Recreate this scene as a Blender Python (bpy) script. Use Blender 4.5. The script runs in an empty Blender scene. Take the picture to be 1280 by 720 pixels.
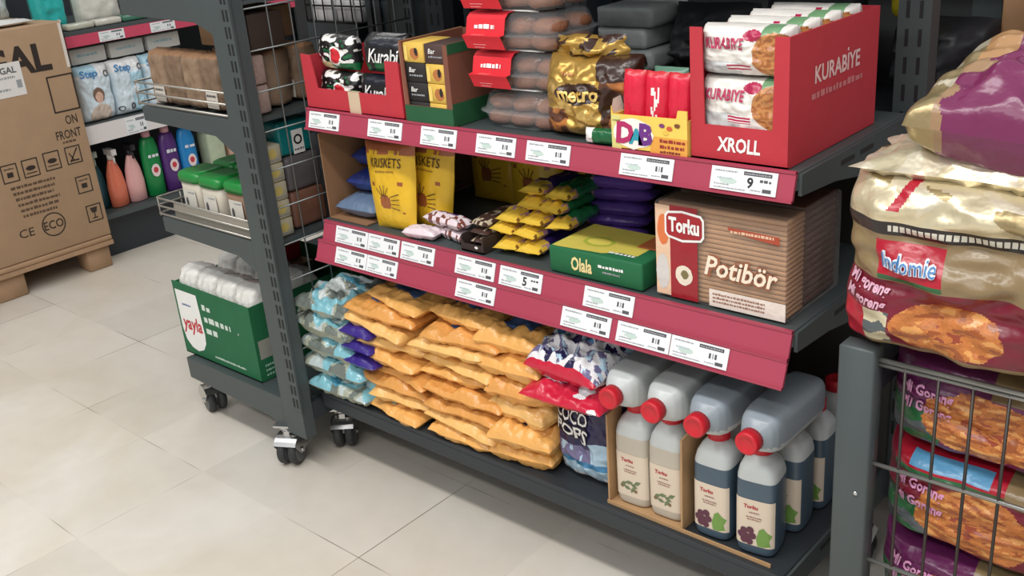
import bpy, bmesh, math, random
from mathutils import Vector, Matrix, noise
SC = bpy.context.scene
COL = SC.collection
PI = math.pi
RND = random.Random(7)

# ---------------------------------------------------------------- camera
cam_d = bpy.data.cameras.new('camera'); cam = bpy.data.objects.new('camera', cam_d); COL.objects.link(cam)
cam_d.sensor_width = 36.0; cam_d.lens = 1273.675/1280*36.0; cam_d.clip_start = .02
yaw, pit, rol = map(math.radians, (-43.0933, 22.2075, 4.9710))
fwd = Vector((math.sin(yaw)*math.cos(pit), math.cos(yaw)*math.cos(pit), -math.sin(pit)))
rgt = Vector((math.cos(yaw), -math.sin(yaw), 0)); dwn = fwd.cross(rgt)
r2 = rgt*math.cos(rol)+dwn*math.sin(rol); d2 = dwn*math.cos(rol)-rgt*math.sin(rol)
cam.matrix_world = Matrix(((r2.x, -d2.x, -fwd.x, 0), (r2.y, -d2.y, -fwd.y, 0), (r2.z, -d2.z, -fwd.z, 1.45), (0, 0, 0, 1)))
SC.camera = cam
# ---------------------------------------------------------------- light and exposure
SC.view_settings.view_transform = 'Standard'; SC.view_settings.look = 'None'
SC.view_settings.gamma = 1.0; SC.view_settings.use_curve_mapping = False
SC.view_settings.exposure = 0.1
world = bpy.data.worlds.new('store_air'); SC.world = world; world.use_nodes = True
bgn = world.node_tree.nodes['Background']; bgn.inputs[0].default_value = (.97, .985, 1.0, 1); bgn.inputs[1].default_value = .56
def area(name, loc, sx, sy, power, col=(1, .98, .95), rot=(0, 0, 0)):
    l = bpy.data.lights.new(name, 'AREA'); l.shape = 'RECTANGLE'; l.size = sx; l.size_y = sy; l.energy = power; l.color = col
    o = bpy.data.objects.new(name, l); o.location = loc; o.rotation_euler = rot; COL.objects.link(o); return o
area('ceiling_strip', (-1.0, .2, 2.95), 3.2, .22, 58)
area('ceiling_strip', (-3.6, .5, 2.95), 2.6, .22, 8)
area('ceiling_strip', (-.4, -1.2, 2.95), 3.6, .22, 50)
area('ceiling_strip', (-3.2, 2.9, 2.95), 2.4, .22, 22)

# ---------------------------------------------------------------- materials
def s2l(c):
    c /= 255.0
    return c/12.92 if c <= .04045 else ((c+.055)/1.055)**2.4
MC = {}
def M(rgb, rough=.5, metal=0.0, var=.06, scale=25., bump=0., bscale=60., alpha=1., coat=0., name='surface'):
    key = (tuple(int(v) for v in rgb), rough, metal, var, scale, bump, bscale, alpha, coat)
    if key in MC: return MC[key]
    m = bpy.data.materials.new('%s_%d_%d_%d' % ((name,)+key[0])); m.use_nodes = True
    n = m.node_tree.nodes; L = m.node_tree.links; b = n['Principled BSDF']
    c = [s2l(v) for v in rgb]
    b.inputs['Roughness'].default_value = rough; b.inputs['Metallic'].default_value = metal
    b.inputs['Alpha'].default_value = alpha
    if coat: b.inputs['Coat Weight'].default_value = coat; b.inputs['Coat Roughness'].default_value = .12
    tc = n.new('ShaderNodeTexCoord')
    nz = n.new('ShaderNodeTexNoise'); nz.inputs['Scale'].default_value = scale; nz.inputs['Detail'].default_value = 3
    L.new(tc.outputs['Object'], nz.inputs['Vector'])
    mx = n.new('ShaderNodeMix'); mx.data_type = 'RGBA'
    mx.inputs[6].default_value = [min(1, v*(1-var*1.6)) for v in c]+[1]
    mx.inputs[7].default_value = [min(1, v*(1+var*1.6)) for v in c]+[1]
    L.new(nz.outputs['Fac'], mx.inputs[0]); L.new(mx.outputs[2], b.inputs['Base Color'])
    if bump:
        nb = n.new('ShaderNodeTexNoise'); nb.inputs['Scale'].default_value = bscale; nb.inputs['Detail'].default_value = 2
        L.new(tc.outputs['Object'], nb.inputs['Vector'])
        bp = n.new('ShaderNodeBump'); bp.inputs['Strength'].default_value = bump; bp.inputs['Distance'].default_value = .01
        L.new(nb.outputs['Fac'], bp.inputs['Height']); L.new(bp.outputs['Normal'], b.inputs['Normal'])
    MC[key] = m; return m
def film(rgb, rough=.28, bump=.25): return M(rgb, rough, 0, .05, 30, bump, 45, 1, 0, 'film')
def card(rgb): return M(rgb, .7, 0, .06, 18, .05, 120, 1, 0, 'card')
def ink(rgb): return M(rgb, .55, 0, .03, 40, 0, 60, 1, 0, 'ink')
def foil(rgb): return M(rgb, .32, .55, .05, 30, .3, 40, 1, 0, 'foil')
FRAME = M((71, 79, 80), .45, .1, .05, 8, .02, 300, name='grey_powder_coat')
FRAMED = M((46, 51, 56), .5, .1, .05, 8, .02, 300, name='dark_powder_coat')
RAIL = M((164, 60, 82), .42, 0, .04, 6, 0, 60, name='red_rail_plastic')
TAGW = M((228, 230, 232), .35, 0, .02, 20, 0, 60, name='tag_paper')
CHROME = M((205, 205, 205), .22, .95, .04, 20, 0, 60, name='chrome')
RUBBER = M((48, 50, 52), .6, 0, .06, 30, 0, 60, name='rubber')
WIRE = M((120, 124, 124), .35, .7, .05, 30, 0, 60, name='wire')
KRAFT = card((168, 130, 94)); KRAFTD = card((140, 104, 74))
WHITE = ink((235, 235, 232)); BLACK = ink((28, 26, 28)); DGREY = ink((80, 80, 84)); LGREY = ink((150, 152, 156))
CLEAR = M((225, 230, 232), .08, 0, .02, 20, .1, 40, .1, 0, 'clear_plastic')

# ---------------------------------------------------------------- mesh building
TXT = {}
def text_geo(txt, bold, shear):
    k = (txt, bold, shear)
    if k in TXT: return TXT[k]
    cu = bpy.data.curves.new('lettering', 'FONT'); cu.body = txt; cu.offset = bold; cu.shear = shear; cu.resolution_u = 2
    o = bpy.data.objects.new('lettering', cu); COL.objects.link(o)
    dg = bpy.context.evaluated_depsgraph_get(); e = o.evaluated_get(dg); me = e.to_mesh()
    vs = [v.co.copy() for v in me.vertices]; fs = [list(p.vertices) for p in me.polygons]
    e.to_mesh_clear(); bpy.data.objects.remove(o); bpy.data.curves.remove(cu)
    x0 = min((v.x for v in vs), default=0); x1 = max((v.x for v in vs), default=1)
    vs = [(v.x-x0, v.y) for v in vs]
    TXT[k] = (vs, fs, x1-x0); return TXT[k]
ORG = {}
class MB:
    def __init__(s): s.v = []; s.f = []; s.m = []; s.s = []; s.mats = []
    def mi(s, mat):
        if mat not in s.mats: s.mats.append(mat)
        return s.mats.index(mat)
    def poly(s, pts, mat, smooth=False):
        b = len(s.v); s.v += [tuple(p) for p in pts]; s.f.append(list(range(b, b+len(pts)))); s.m.append(s.mi(mat)); s.s.append(smooth)
    def box(s, x0, x1, y0, y1, z0, z1, mat, fn=None):
        p = [(x, y, z) for x in (x0, x1) for y in (y0, y1) for z in (z0, z1)]
        if fn: p = [fn(*q) for q in p]
        b = len(s.v); s.v += p; i = s.mi(mat)
        for q in ((0, 1, 3, 2), (4, 6, 7, 5), (0, 4, 5, 1), (2, 3, 7, 6), (0, 2, 6, 4), (1, 5, 7, 3)):
            s.f.append([b+k for k in q]); s.m.append(i); s.s.append(False)
    def rbox(s, x0, x1, y0, y1, z0, z1, r, mat, seg=2, fn=None):
        bm = bmesh.new(); bmesh.ops.create_cube(bm, size=1)
        for v in bm.verts: v.co = Vector(((x0+x1)/2+v.co.x*(x1-x0), (y0+y1)/2+v.co.y*(y1-y0), (z0+z1)/2+v.co.z*(z1-z0)))
        bmesh.ops.bevel(bm, geom=bm.edges[:], offset=r, segments=seg, affect='EDGES', profile=.5)
        bm.verts.index_update(); b = len(s.v); i = s.mi(mat)
        s.v += [fn(*v.co) if fn else tuple(v.co) for v in bm.verts]
        for f in bm.faces: s.f.append([b+v.index for v in f.verts]); s.m.append(i); s.s.append(True)
        bm.free()
    def prism(s, pts, axis, a, b, mat):            # polygon in the two other axes, extruded from a to b
        def P(q, t): return {'x': (t, q[0], q[1]), 'y': (q[0], t, q[1]), 'z': (q[0], q[1], t)}[axis]
        n = len(pts); o = len(s.v); i = s.mi(mat)
        s.v += [P(q, a) for q in pts]+[P(q, b) for q in pts]
        s.f += [list(range(o, o+n)), list(range(o+2*n-1, o+n-1, -1))]; s.m += [i, i]; s.s += [False, False]
        for k in range(n):
            s.f.append([o+k, o+n+k, o+n+(k+1) % n, o+(k+1) % n]); s.m.append(i); s.s.append(False)
    def tube(s, pts, r, mat, n=6):
        pts = [Vector(p) for p in pts]; o = len(s.v); i = s.mi(mat)
        for k, p in enumerate(pts):
            d = (pts[min(k+1, len(pts)-1)]-pts[max(k-1, 0)]).normalized()
            a = d.cross(Vector((0, 0, 1)) if abs(d.z) < .9 else Vector((1, 0, 0))).normalized(); c = d.cross(a)
            for j in range(n):
                t = 2*PI*j/n; s.v.append(tuple(p+a*math.cos(t)*r+c*math.sin(t)*r))
        for k in range(len(pts)-1):
            for j in range(n):
                s.f.append([o+k*n+j, o+k*n+(j+1) % n, o+(k+1)*n+(j+1) % n, o+(k+1)*n+j]); s.m.append(i); s.s.append(True)
        s.f += [list(range(o, o+n))[::-1], list(range(o+(len(pts)-1)*n, o+len(pts)*n))]; s.m += [i, i]; s.s += [False, False]
    def loft(s, rings, mats, smooth=True, cap=True):   # rings: lists of equal length; mats: fn(k, j) -> material
        n = len(rings[0]); o = len(s.v)
        for r in rings: s.v += [tuple(p) for p in r]
        for k in range(len(rings)-1):
            for j in range(n):
                s.f.append([o+k*n+j, o+k*n+(j+1) % n, o+(k+1)*n+(j+1) % n, o+(k+1)*n+j]); s.m.append(s.mi(mats(k, j))); s.s.append(smooth)
        if cap:
            s.f += [list(range(o, o+n))[::-1], list(range(o+(len(rings)-1)*n, o+len(rings)*n))]
            s.m += [s.mi(mats(0, 0)), s.mi(mats(len(rings)-2, 0))]; s.s += [False, False]
    def lathe(s, prof, c, mat, n=20, axis='z', cap=True):
        rings = []
        for r, h in prof:
            ring = []
            for j in range(n):
                t = 2*PI*j/n; a, b = r*math.cos(t), r*math.sin(t)
                ring.append({'z': (c[0]+a, c[1]+b, c[2]+h), 'y': (c[0]+a, c[1]+h, c[2]-b), 'x': (c[0]+h, c[1]+a, c[2]+b)}[axis])
            rings.append(ring)
        s.loft(rings, (lambda k, j: mat) if not callable(mat) else mat, True, cap)
    def grid(s, fn, nu, nv, mf, smooth=True):
        o = len(s.v)
        for j in range(nv+1):
            for i in range(nu+1): s.v.append(tuple(fn(i/nu, j/nv)))
        for j in range(nv):
            for i in range(nu):
                a = o+j*(nu+1)+i
                s.f.append([a, a+1, a+nu+2, a+nu+1]); s.m.append(s.mi(mf((i+.5)/nu, (j+.5)/nv))); s.s.append(smooth)
    def text(s, txt, size, fn, mat, align='l', bold=0.0, shear=0.0, width=None):
        vs, fs, w = text_geo(txt, bold, shear); k = size; kx = size
        if width: kx = width/w
        off = {'l': 0, 'c': -w*kx/2, 'r': -w*kx}[align]; o = len(s.v); i = s.mi(mat)
        s.v += [tuple(fn(x*kx+off, y*k)) for x, y in vs]
        for f in fs: s.f.append([o+q for q in f]); s.m.append(i); s.s.append(False)
    def build(s, name, parent=None, org=None, local=False, rot=None):
        me = bpy.data.meshes.new(name)
        if parent is not None: og = Vector((0, 0, 0)) if local else ORG[parent]
        elif org is not None: og = Vector(org)
        else:
            xs, ys, zs = zip(*s.v); og = Vector(((min(xs)+max(xs))/2, (min(ys)+max(ys))/2, min(zs)))
        off = Vector((0, 0, 0)) if local else og
        me.from_pydata([(p[0]-off.x, p[1]-off.y, p[2]-off.z) for p in s.v], [], s.f)
        for m in s.mats: me.materials.append(m)
        me.polygons.foreach_set('material_index', s.m); me.polygons.foreach_set('use_smooth', s.s); me.update()
        o = bpy.data.objects.new(name, me); COL.objects.link(o)
        if parent is not None: o.parent = parent; ORG[o] = og
        else: o.location = og; ORG[o] = og
        if rot: o.rotation_euler = rot
        return o
def bevel(o, w=.002, seg=2):
    b = o.modifiers.new('bevel', 'BEVEL'); b.width = w; b.segments = seg; b.limit_method = 'ANGLE'; return o
def tag(o, label, cat, group=None):
    o['label'] = label; o['category'] = cat
    if group: o['group'] = group
    return o
def thing(name, label, cat, loc=(0, 0, 0), rot=(0, 0, 0), group=None):
    o = bpy.data.objects.new(name, None); COL.objects.link(o); o.empty_display_size = .05
    o.location = loc; o.rotation_euler = rot; ORG[o] = Vector(loc)
    return tag(o, label, cat, group)
def structure(o): o['kind'] = 'structure'; return o
def dup(root, loc, rot=(0, 0, 0), label=None, group=None):
    r = root.copy(); COL.objects.link(r); r.location = loc; r.rotation_euler = rot
    if label: r['label'] = label
    if group: r['group'] = group
    for ch in list(root.children):
        c = ch.copy(); COL.objects.link(c); c.parent = r
        for g in list(ch.children):
            d = g.copy(); COL.objects.link(d); d.parent = c
    return r
ORD = ('first', 'second', 'third', 'fourth', 'fifth', 'sixth', 'seventh', 'eighth', 'ninth', 'tenth')

def nz(x, y, z=0.): return noise.noise(Vector((x, y, z)))
class Pillow:
    """a filled film bag: w across x, h along z, thickness d along y (front towards -y)"""
    def __init__(s, w, h, d, p=2.4, q=.55, seed=0, wr=.12, seal=.0, taper=0., fn=None, jag=.02):
        s.w, s.h, s.d, s.p, s.q, s.seed, s.wr, s.seal, s.taper, s.fn, s.jag = w, h, d, p, q, seed*7.31, wr, seal, taper, fn, jag
    def pos(s, u, v, side, o=0.):
        vv = v
        if s.seal: vv = min(1, max(0, (v-s.seal)/(1-2*s.seal)))
        a = max(0, 1-abs(2*u-1)**s.p)**s.q*max(0, 1-abs(2*vv-1)**s.p)**s.q
        n = 1+s.wr*(1.6*nz(u*5+s.seed, v*5, side)+.8*nz(u*12, v*12+s.seed, side*2.))
        t = a*s.d/2*n
        t += (s.w*.012)*s.wr*2*nz(u*22+s.seed, v*6, side*3.) if 0 < u < 1 and 0 < v < 1 else 0
        wd = s.w*(1-s.taper*(v-.5))
        x = (u-.5)*wd+s.jag*s.w*nz(s.seed+v*4, u*2+3.1); z = v*s.h+s.jag*s.h*nz(s.seed+u*4, 9.7+v)
        p = (x, side*(t+o), z)
        return s.fn(*p) if s.fn else p
    def S(s, x, y, o=.0015, ): return s.pos(.5+x/s.w, y/s.h, -1, o)
    def add(s, mb, col, nu=28, nv=24):
        mb.grid(lambda u, v: s.pos(u, v, -1), nu, nv, lambda u, v: col(u, v, -1))
        bu, bv = min(nu, 40), min(nv, 30)
        mb.grid(lambda u, v: s.pos(1-u, v, 1), bu, bv, lambda u, v: col(1-u, v, 1))
def lying(h, d): return lambda x, y, z: (x, z-h/2, d/2-y)      # front turns up
def face(o, ex, ey, n):
    o, ex, ey, n = map(Vector, (o, ex, ey, n))
    return lambda x, y, k=0.0: tuple(o+ex*x+ey*y+n*k)
def fx(F, k): return lambda x, y: F(x, y, k)
def rectF(mb, F, x0, x1, y0, y1, mat, k=.0006): mb.poly([F(x0, y0, k), F(x1, y0, k), F(x1, y1, k), F(x0, y1, k)], mat)
def frameF(mb, F, x0, x1, y0, y1, t, mat, k=.0008):
    rectF(mb, F, x0, x1, y0, y0+t, mat, k); rectF(mb, F, x0, x1, y1-t, y1, mat, k)
    rectF(mb, F, x0, x0+t, y0+t, y1-t, mat, k); rectF(mb, F, x1-t, x1, y0+t, y1-t, mat, k)
def ellF(mb, F, cx, cy, rx, ry, mat, k=.0008, n=20, jag=0., seed=0):
    mb.poly([F(cx+rx*math.cos(2*PI*i/n)*(1+jag*nz(i*1.7, seed)), cy+ry*math.sin(2*PI*i/n)*(1+jag*nz(i*1.3, seed+5)), k) for i in range(n)], mat)
def ringF(mb, F, cx, cy, r, t, mat, k=.0008, n=24):
    for i in range(n):
        a, b = 2*PI*i/n, 2*PI*(i+1)/n
        mb.poly([F(cx+(r-t)*math.cos(a), cy+(r-t)*math.sin(a), k), F(cx+r*math.cos(a), cy+r*math.sin(a), k), F(cx+r*math.cos(b), cy+r*math.sin(b), k), F(cx+(r-t)*math.cos(b), cy+(r-t)*math.sin(b), k)], mat)
def scribble(mb, F, x0, x1, y, h, mat, k=.0008, rnd=RND):       # a line of print too small to read
    x = x0
    while x < x1:
        w = h*rnd.uniform(.5, 1.6); rectF(mb, F, x, min(x+w, x1), y, y+h*rnd.uniform(.7, 1.), mat, k); x += w+h*rnd.uniform(.2, .45)

# ================================================================ SETTING
def floor_mat():
    m = bpy.data.materials.new('cream_marble_tiles'); m.use_nodes = True
    n = m.node_tree.nodes; L = m.node_tree.links; b = n['Principled BSDF']
    tc = n.new('ShaderNodeTexCoord')
    mp = n.new('ShaderNodeMapping'); mp.inputs['Location'].default_value = (1.975, -1.162, 0); L.new(tc.outputs['Object'], mp.inputs['Vector'])
    sw = n.new('ShaderNodeSeparateXYZ'); L.new(mp.outputs[0], sw.inputs[0])
    cb = n.new('ShaderNodeCombineXYZ'); L.new(sw.outputs['Y'], cb.inputs['X']); L.new(sw.outputs['X'], cb.inputs['Y'])
    br = n.new('ShaderNodeTexBrick'); br.offset = .0; br.squash = 1; L.new(cb.outputs[0], br.inputs['Vector'])
    for k, v in (('Scale', 1), ('Mortar Size', .0016), ('Mortar Smooth', .6), ('Bias', 0), ('Brick Width', .365), ('Row Height', .325)): br.inputs[k].default_value = v
    br.inputs['Color1'].default_value = (0, 0, 0, 1); br.inputs['Color2'].default_value = (1, 1, 1, 1); br.inputs['Mortar'].default_value = (.5, .5, .5, 1)
    n1 = n.new('ShaderNodeTexNoise'); n1.inputs['Scale'].default_value = 1.9; n1.inputs['Detail'].default_value = 7; n1.inputs['Distortion'].default_value = .8; L.new(tc.outputs['Object'], n1.inputs['Vector'])
    r1 = n.new('ShaderNodeValToRGB'); L.new(n1.outputs['Fac'], r1.inputs[0])
    e = r1.color_ramp.elements; e[0].position = .3; e[0].color = [s2l(v) for v in (208, 199, 184)]+[1]; e[1].position = .68; e[1].color = [s2l(v) for v in (220, 215, 206)]+[1]
    # per-tile tone
    m1 = n.new('ShaderNodeMix'); m1.data_type = 'RGBA'; m1.blend_type = 'MULTIPLY'; m1.inputs[0].default_value = 1
    t1 = n.new('ShaderNodeMapRange'); L.new(br.outputs['Color'], t1.inputs[0]); t1.inputs[3].default_value = .93; t1.inputs[4].default_value = 1.06
    L.new(r1.outputs[0], m1.inputs[6]); L.new(t1.outputs[0], m1.inputs[7])
    # joints: worn, only partly dirty
    n2 = n.new('ShaderNodeTexNoise'); n2.inputs['Scale'].default_value = 2.6; n2.inputs['Detail'].default_value = 2; L.new(tc.outputs['Object'], n2.inputs['Vector'])
    t2 = n.new('ShaderNodeMapRange'); L.new(n2.outputs['Fac'], t2.inputs[0]); t2.inputs[1].default_value = .47; t2.inputs[2].default_value = .62
    mm = n.new('ShaderNodeMath'); mm.operation = 'MULTIPLY'; L.new(br.outputs['Fac'], mm.inputs[0]); L.new(t2.outputs[0], mm.inputs[1])
    m2 = n.new('ShaderNodeMix'); m2.data_type = 'RGBA'; L.new(mm.outputs[0], m2.inputs[0]); L.new(m1.outputs[2], m2.inputs[6]); m2.inputs[7].default_value = [s2l(v) for v in (98, 84, 70)]+[1]
    # fine scuffs
    n3 = n.new('ShaderNodeTexNoise'); n3.inputs['Scale'].default_value = 16; n3.inputs['Detail'].default_value = 4; L.new(tc.outputs['Object'], n3.inputs['Vector'])
    t3 = n.new('ShaderNodeMapRange'); L.new(n3.outputs['Fac'], t3.inputs[0]); t3.inputs[3].default_value = .93; t3.inputs[4].default_value = 1.05
    m3 = n.new('ShaderNodeMix'); m3.data_type = 'RGBA'; m3.blend_type = 'MULTIPLY'; m3.inputs[0].default_value = 1; L.new(m2.outputs[2], m3.inputs[6]); L.new(t3.outputs[0], m3.inputs[7])
    L.new(m3.outputs[2], b.inputs['Base Color']); b.inputs['Roughness'].default_value = .38
    return m
mb = MB(); mb.box(-7, 3, -3.5, 6, -.1, 0, floor_mat()); structure(mb.build('floor', org=(0, 0, 0)))
mb = MB(); mb.box(-7, 3, 5.9, 6, 0, 3.2, M((150, 150, 146), .8, name='wall_paint')); structure(mb.build('wall_back'))
mb = MB(); mb.box(-4.95, -4.87, -3.5, 5.9, 0, 3.2, M((150, 150, 146), .8, name='wall_paint')); structure(mb.build('wall_left'))

# ================================================================ helpers for fittings
def caster(mbname, parent, x, y, top, r=.045, yawd=20):
    c, s_ = math.cos(math.radians(yawd)), math.sin(math.radians(yawd))
    R = lambda a, b, z: (x+a*c-b*s_, y+a*s_+b*c, z)
    r = min(r, .042); off = .016
    m = MB()
    m.box(-.034, .034, -.034, .034, top-.006, top, CHROME, R)
    m.lathe([(.024, 0), (.028, -.006), (.028, -.016), (.018, -.02)], (x, y, top-.006), CHROME, 18)
    m.box(-.016, .03, -.008, .008, r, top-.018, CHROME, R)
    ra = r+.006; n = 10                                   # hood over the pair of wheels
    arc = [(off+ra*math.cos(a), r+ra*math.sin(a)) for a in [math.radians(35+145*i/n) for i in range(n+1)]]
    for i in range(n):
        (a0, z0), (a1, z1) = arc[i], arc[i+1]
        for b0, b1 in ((-.032, .032),): m.poly([R(a0, b0, z0), R(a0, b1, z0), R(a1, b1, z1), R(a1, b0, z1)], CHROME, True)
    for b in (-.032, .032): m.poly([R(a, b, z) for a, z in arc]+[R(off-.01, b, r-.008), R(off+.01, b, r-.008)], CHROME)
    m.tube([R(off, -.037, r), R(off, .037, r)], .007, CHROME, 8)
    f = m.build('caster', parent)
    n = 24
    prof = [(.01, -.011), (r-.008, -.012), (r-.002, -.009), (r, -.003), (r, .003), (r-.002, .009), (r-.008, .012), (.01, .011)]
    for b in (-.0165, .0165):
        w = MB()
        rings = [[R(off+rad*math.cos(2*PI*j/n), o_+b, r+rad*math.sin(2*PI*j/n)) for j in range(n)] for rad, o_ in prof]
        w.loft(rings, lambda k, j: RUBBER if 0 < k < 6 else M((90, 92, 94), .5, name='hub'))
        w.build('wheel', f)
    return f
def price_tag(parent, F, x0, x1, h, seed, big=None):
    r = random.Random(seed); m = MB(); w = x1-x0
    fr = lambda x, y, k=0.0: F(x0+x, y, k)
    m.box(0, w, 0, h, .0006, .0026, TAGW, lambda x, y, z: fr(x, y, z))
    k = .0029
    rectF(m, fr, w*.5, w*.92, h*.76, h*.92, ink((70, 66, 72)), k); scribble(m, fr, w*.52, w*.9, h*.8, h*.08, LGREY, k+.0003, r)
    scribble(m, fr, w*.06, w*.4, h*.8, h*.08, LGREY, k, r)
    ellF(m, fr, w*.28, h*.42, w*.13, h*.13, ink((186, 204, 196)), k, 12, .5, seed)
    scribble(m, fr, w*.1, w*.34, h*.5, h*.07, ink((170, 186, 190)), k+.0002, r); scribble(m, fr, w*.06, w*.3, h*.22, h*.07, LGREY, k, r); scribble(m, fr, w*.06, w*.55, h*.08, h*.06, LGREY, k, r)
    if big:
        m.text(big, h*.62, lambda x, y: fr(w*.56+x, h*.24+y, k), ink((40, 40, 44)), 'l', .03)
        scribble(m, fr, w*.75, w*.92, h*.52, h*.12, DGREY, k, r)
    else:
        for t in range(2): rectF(m, fr, w*(.68+.1*t), w*(.715+.1*t), h*.36, h*.6, DGREY, k)
        rectF(m, fr, w*.74, w*.76, h*.36, h*.6, LGREY, k)
    rectF(m, fr, w*.8, w*.93, h*.1, h*.26, DGREY, k); scribble(m, fr, w*.62, w*.78, h*.12, h*.06, LGREY, k, r)
    return m.build('price_tag', parent)

# ================================================================ MAIN GONDOLA
GX0, GX1, GY1 = -1.925, -.70, 1.86
gon = thing('gondola_shelf', 'grey metal gondola shelving bay with red price rails, stocked with biscuits, snack bags and jugs', 'shelf', (-1.31, 1.62, 0))
def deck(name, x0, x1, y0, y1, z, th, mat):
    m = MB(); m.box(x0, x1, y0, y1, z-.012, z, mat); m.box(x0, x1, y0, y0+.012, z-th, z-.012, mat); m.box(x0, x1, y1-.012, y1, z-th, z-.012, mat)
    for k in range(1, 4): m.box(x0, x1, y0+(y1-y0)*k/4-.01, y0+(y1-y0)*k/4+.01, z-.024, z-.012, mat)
    return bevel(m.build(name, gon), .002)
deck('base_deck', -2.022, GX1, 1.395, 1.84, .226, .046, FRAMED)
deck('middle_deck', GX0, GX1, 1.415, 1.84, .712, .03, FRAME)
deck('top_deck', GX0, GX1, 1.415, 1.84, .983, .03, FRAME)
deck('unseen_upper_deck', GX0, GX1, 1.5, 1.84, 1.42, .03, FRAME)  # unseen deck suggested by the tall uprights, added for its shade
for x in (GX0-.005, -1.47, GX1-.005):
    m = MB(); m.box(x-.03, x+.03, 1.862, 1.902, .14, 1.95, FRAMED if x < -1 else FRAME)
    z = .3
    while z < 1.9:
        for dx in (-.012, .012): m.box(x+dx-.003, x+dx+.003, 1.8605, 1.863, z, z+.03, BLACK)
        z += .05
    m.build('upright', gon)
def bracket(x, z, y0, h0, h1):
    m = MB(); m.prism([(y0, z), (y0, z-h0), (y0+.12, z-h0-.008), (1.86, z-h1), (1.86, z)], 'x', x, x+.006, FRAME)
    for q in (.3, .55): m.box(x-.001, x+.007, y0+.05+q*.3, y0+.1+q*.3, z-.022, z-.014, BLACK)
    return m.build('bracket', gon)
for z, y0 in ((.98, 1.418), (.709, 1.418), (1.417, 1.502)):
    bracket(GX1, z, y0, .035, .1); bracket(GX0-.006, z, y0, .035, .1)
bracket(GX1, .222, 1.4, .04, .075); bracket(-2.028, .222, 1.4, .04, .075)
m = MB(); m.box(GX0, GX1, 1.846, 1.858, .23, .96, M((62, 60, 58), .6, name='back_panel')); m.build('back_panel', gon)
for x, y, a in ((-1.93, 1.74, 60), (-.75, 1.5, 15), (-1.6, 1.8, -20), (-.75, 1.8, 10)): caster('caster', gon, x, y, .18, .052, a)
def rail(y0, z0, y1, z1, x0, x1):                    # y0,z0 bottom; y1,z1 top; returns part and face map
    m = MB(); t = .006
    m.prism([(y0, z0), (y1, z1), (y1+t, z1), (y0+t, z0)], 'x', x0, x1, RAIL)
    m.box(x0, x1, y0-.003, y0+.003, z0-.001, z0+.003, RAIL); m.box(x0, x1, y1-.003, y1+.003, z1-.003, z1+.001, RAIL)
    p = m.build('price_rail', gon)
    d = Vector((0, y1-y0, z1-z0)).normalized(); nn = Vector((0, -d.z, d.y))
    return p, face((0, y0, z0), (1, 0, 0), d, nn)
TOPT = [(-1.9, -1.794), (-1.696, -1.589), (-1.531, -1.429), (-1.374, -1.272), (-1.244, -1.14), (-1.028, -.919), (-.846, -.728)]
MUP = [(-1.866, -1.752), (-1.750, -1.646), (-1.639, -1.534), (-1.469, -1.357), (-1.343, -1.231), (-1.126, -1.011)]
MLO = [(-1.857, -1.747), (-1.745, -1.643), (-1.458, -1.347), (-1.171, -1.054), (-1.039, -.923), (-.921, -.805)]
p, F = rail(1.398, .939, 1.411, .985, GX0+.01, GX1)
for i, (a, b) in enumerate(TOPT): price_tag(p, lambda x, y, k=0, F=F: F(x, y+.005, k), a, b, .037, i+1, '9' if i == 6 else None)
p, F = rail(1.397, .667, 1.412, .713, GX0+.01, GX1)
for i, (a, b) in enumerate(MUP): price_tag(p, lambda x, y, k=0, F=F: F(x, y+.004, k), a, b, .039, i+11, '5' if i == 4 else None)
p, F = rail(1.379, .62, 1.396, .666, GX0-.004, GX1)
for i, (a, b) in enumerate(MLO): price_tag(p, lambda x, y, k=0, F=F: F(x, y+.006, k), a, b, .038, i+21)

# ================================================================ TOP SHELF
ZT = .9845
def front_face(x0, y, z0): return face((x0, y, z0), (1, 0, 0), (0, 0, 1), (0, -1, 0))
def side_face(x, y0, z0): return face((x, y0, z0), (0, 1, 0), (0, 0, 1), (1, 0, 0))
def open_carton(m, x0, x1, y0, y1, z0, z1, outer, front, inner=None, t=.003):
    inner = inner or outer
    m.box(x0, x1, y0, y1, z0, z0+t, outer)
    m.box(x0, x0+t, y0+t, y1, z0+t, z1, outer); m.box(x1-t, x1, y0+t, y1, z0+t, z1, outer); m.box(x0+t, x1-t, y1-t, y1, z0+t, z1, outer)
    m.prism([(x, z) for x, z in front], 'y', y0, y0+t, outer)
# red cut-front tray on the left
RED = card((182, 46, 58)); REDD = card((176, 36, 46))
t = thing('display_tray', 'red cardboard tray with cut-out front full of black biscuit packs, on top shelf', 'tray', (-1.755, 1.5, ZT))
m = MB(); open_carton(m, -1.915, -1.592, 1.417, 1.62, ZT, 1.1, RED, [(-1.915, ZT), (-1.592, ZT), (-1.592, 1.105), (-1.633, 1.105), (-1.64, 1.032), (-1.87, 1.032), (-1.882, 1.105), (-1.915, 1.107)])
m.build('tray_body', t)
m = MB(); m.box(-1.765, -1.728, 1.4158, 1.4168, ZT+.001, 1.033, card((200, 178, 150))); m.box(-1.765, -1.728, 1.4158, 1.4215, 1.0325, 1.0335, card((200, 178, 150))); m.build('tape', t)
def flow_pack(name, w, h, d, col, texts, seed, nu=30, nv=14, **kw):
    P = Pillow(w, h, d, p=kw.get('p', 3.2), q=kw.get('q', .45), seed=seed, wr=kw.get('wr', .1), fn=kw.get('fn'), taper=kw.get('taper', 0), jag=kw.get('jag', .012), seal=kw.get('seal', .0))
    m = MB(); P.add(m, col, nu, nv)
    for tx, sz, x, y, mat, al, bd, sh in texts: m.text(tx, sz, lambda a, b: P.S(x+a, y+b, .0025), mat, al, bd, sh)
    return m, P
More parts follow.
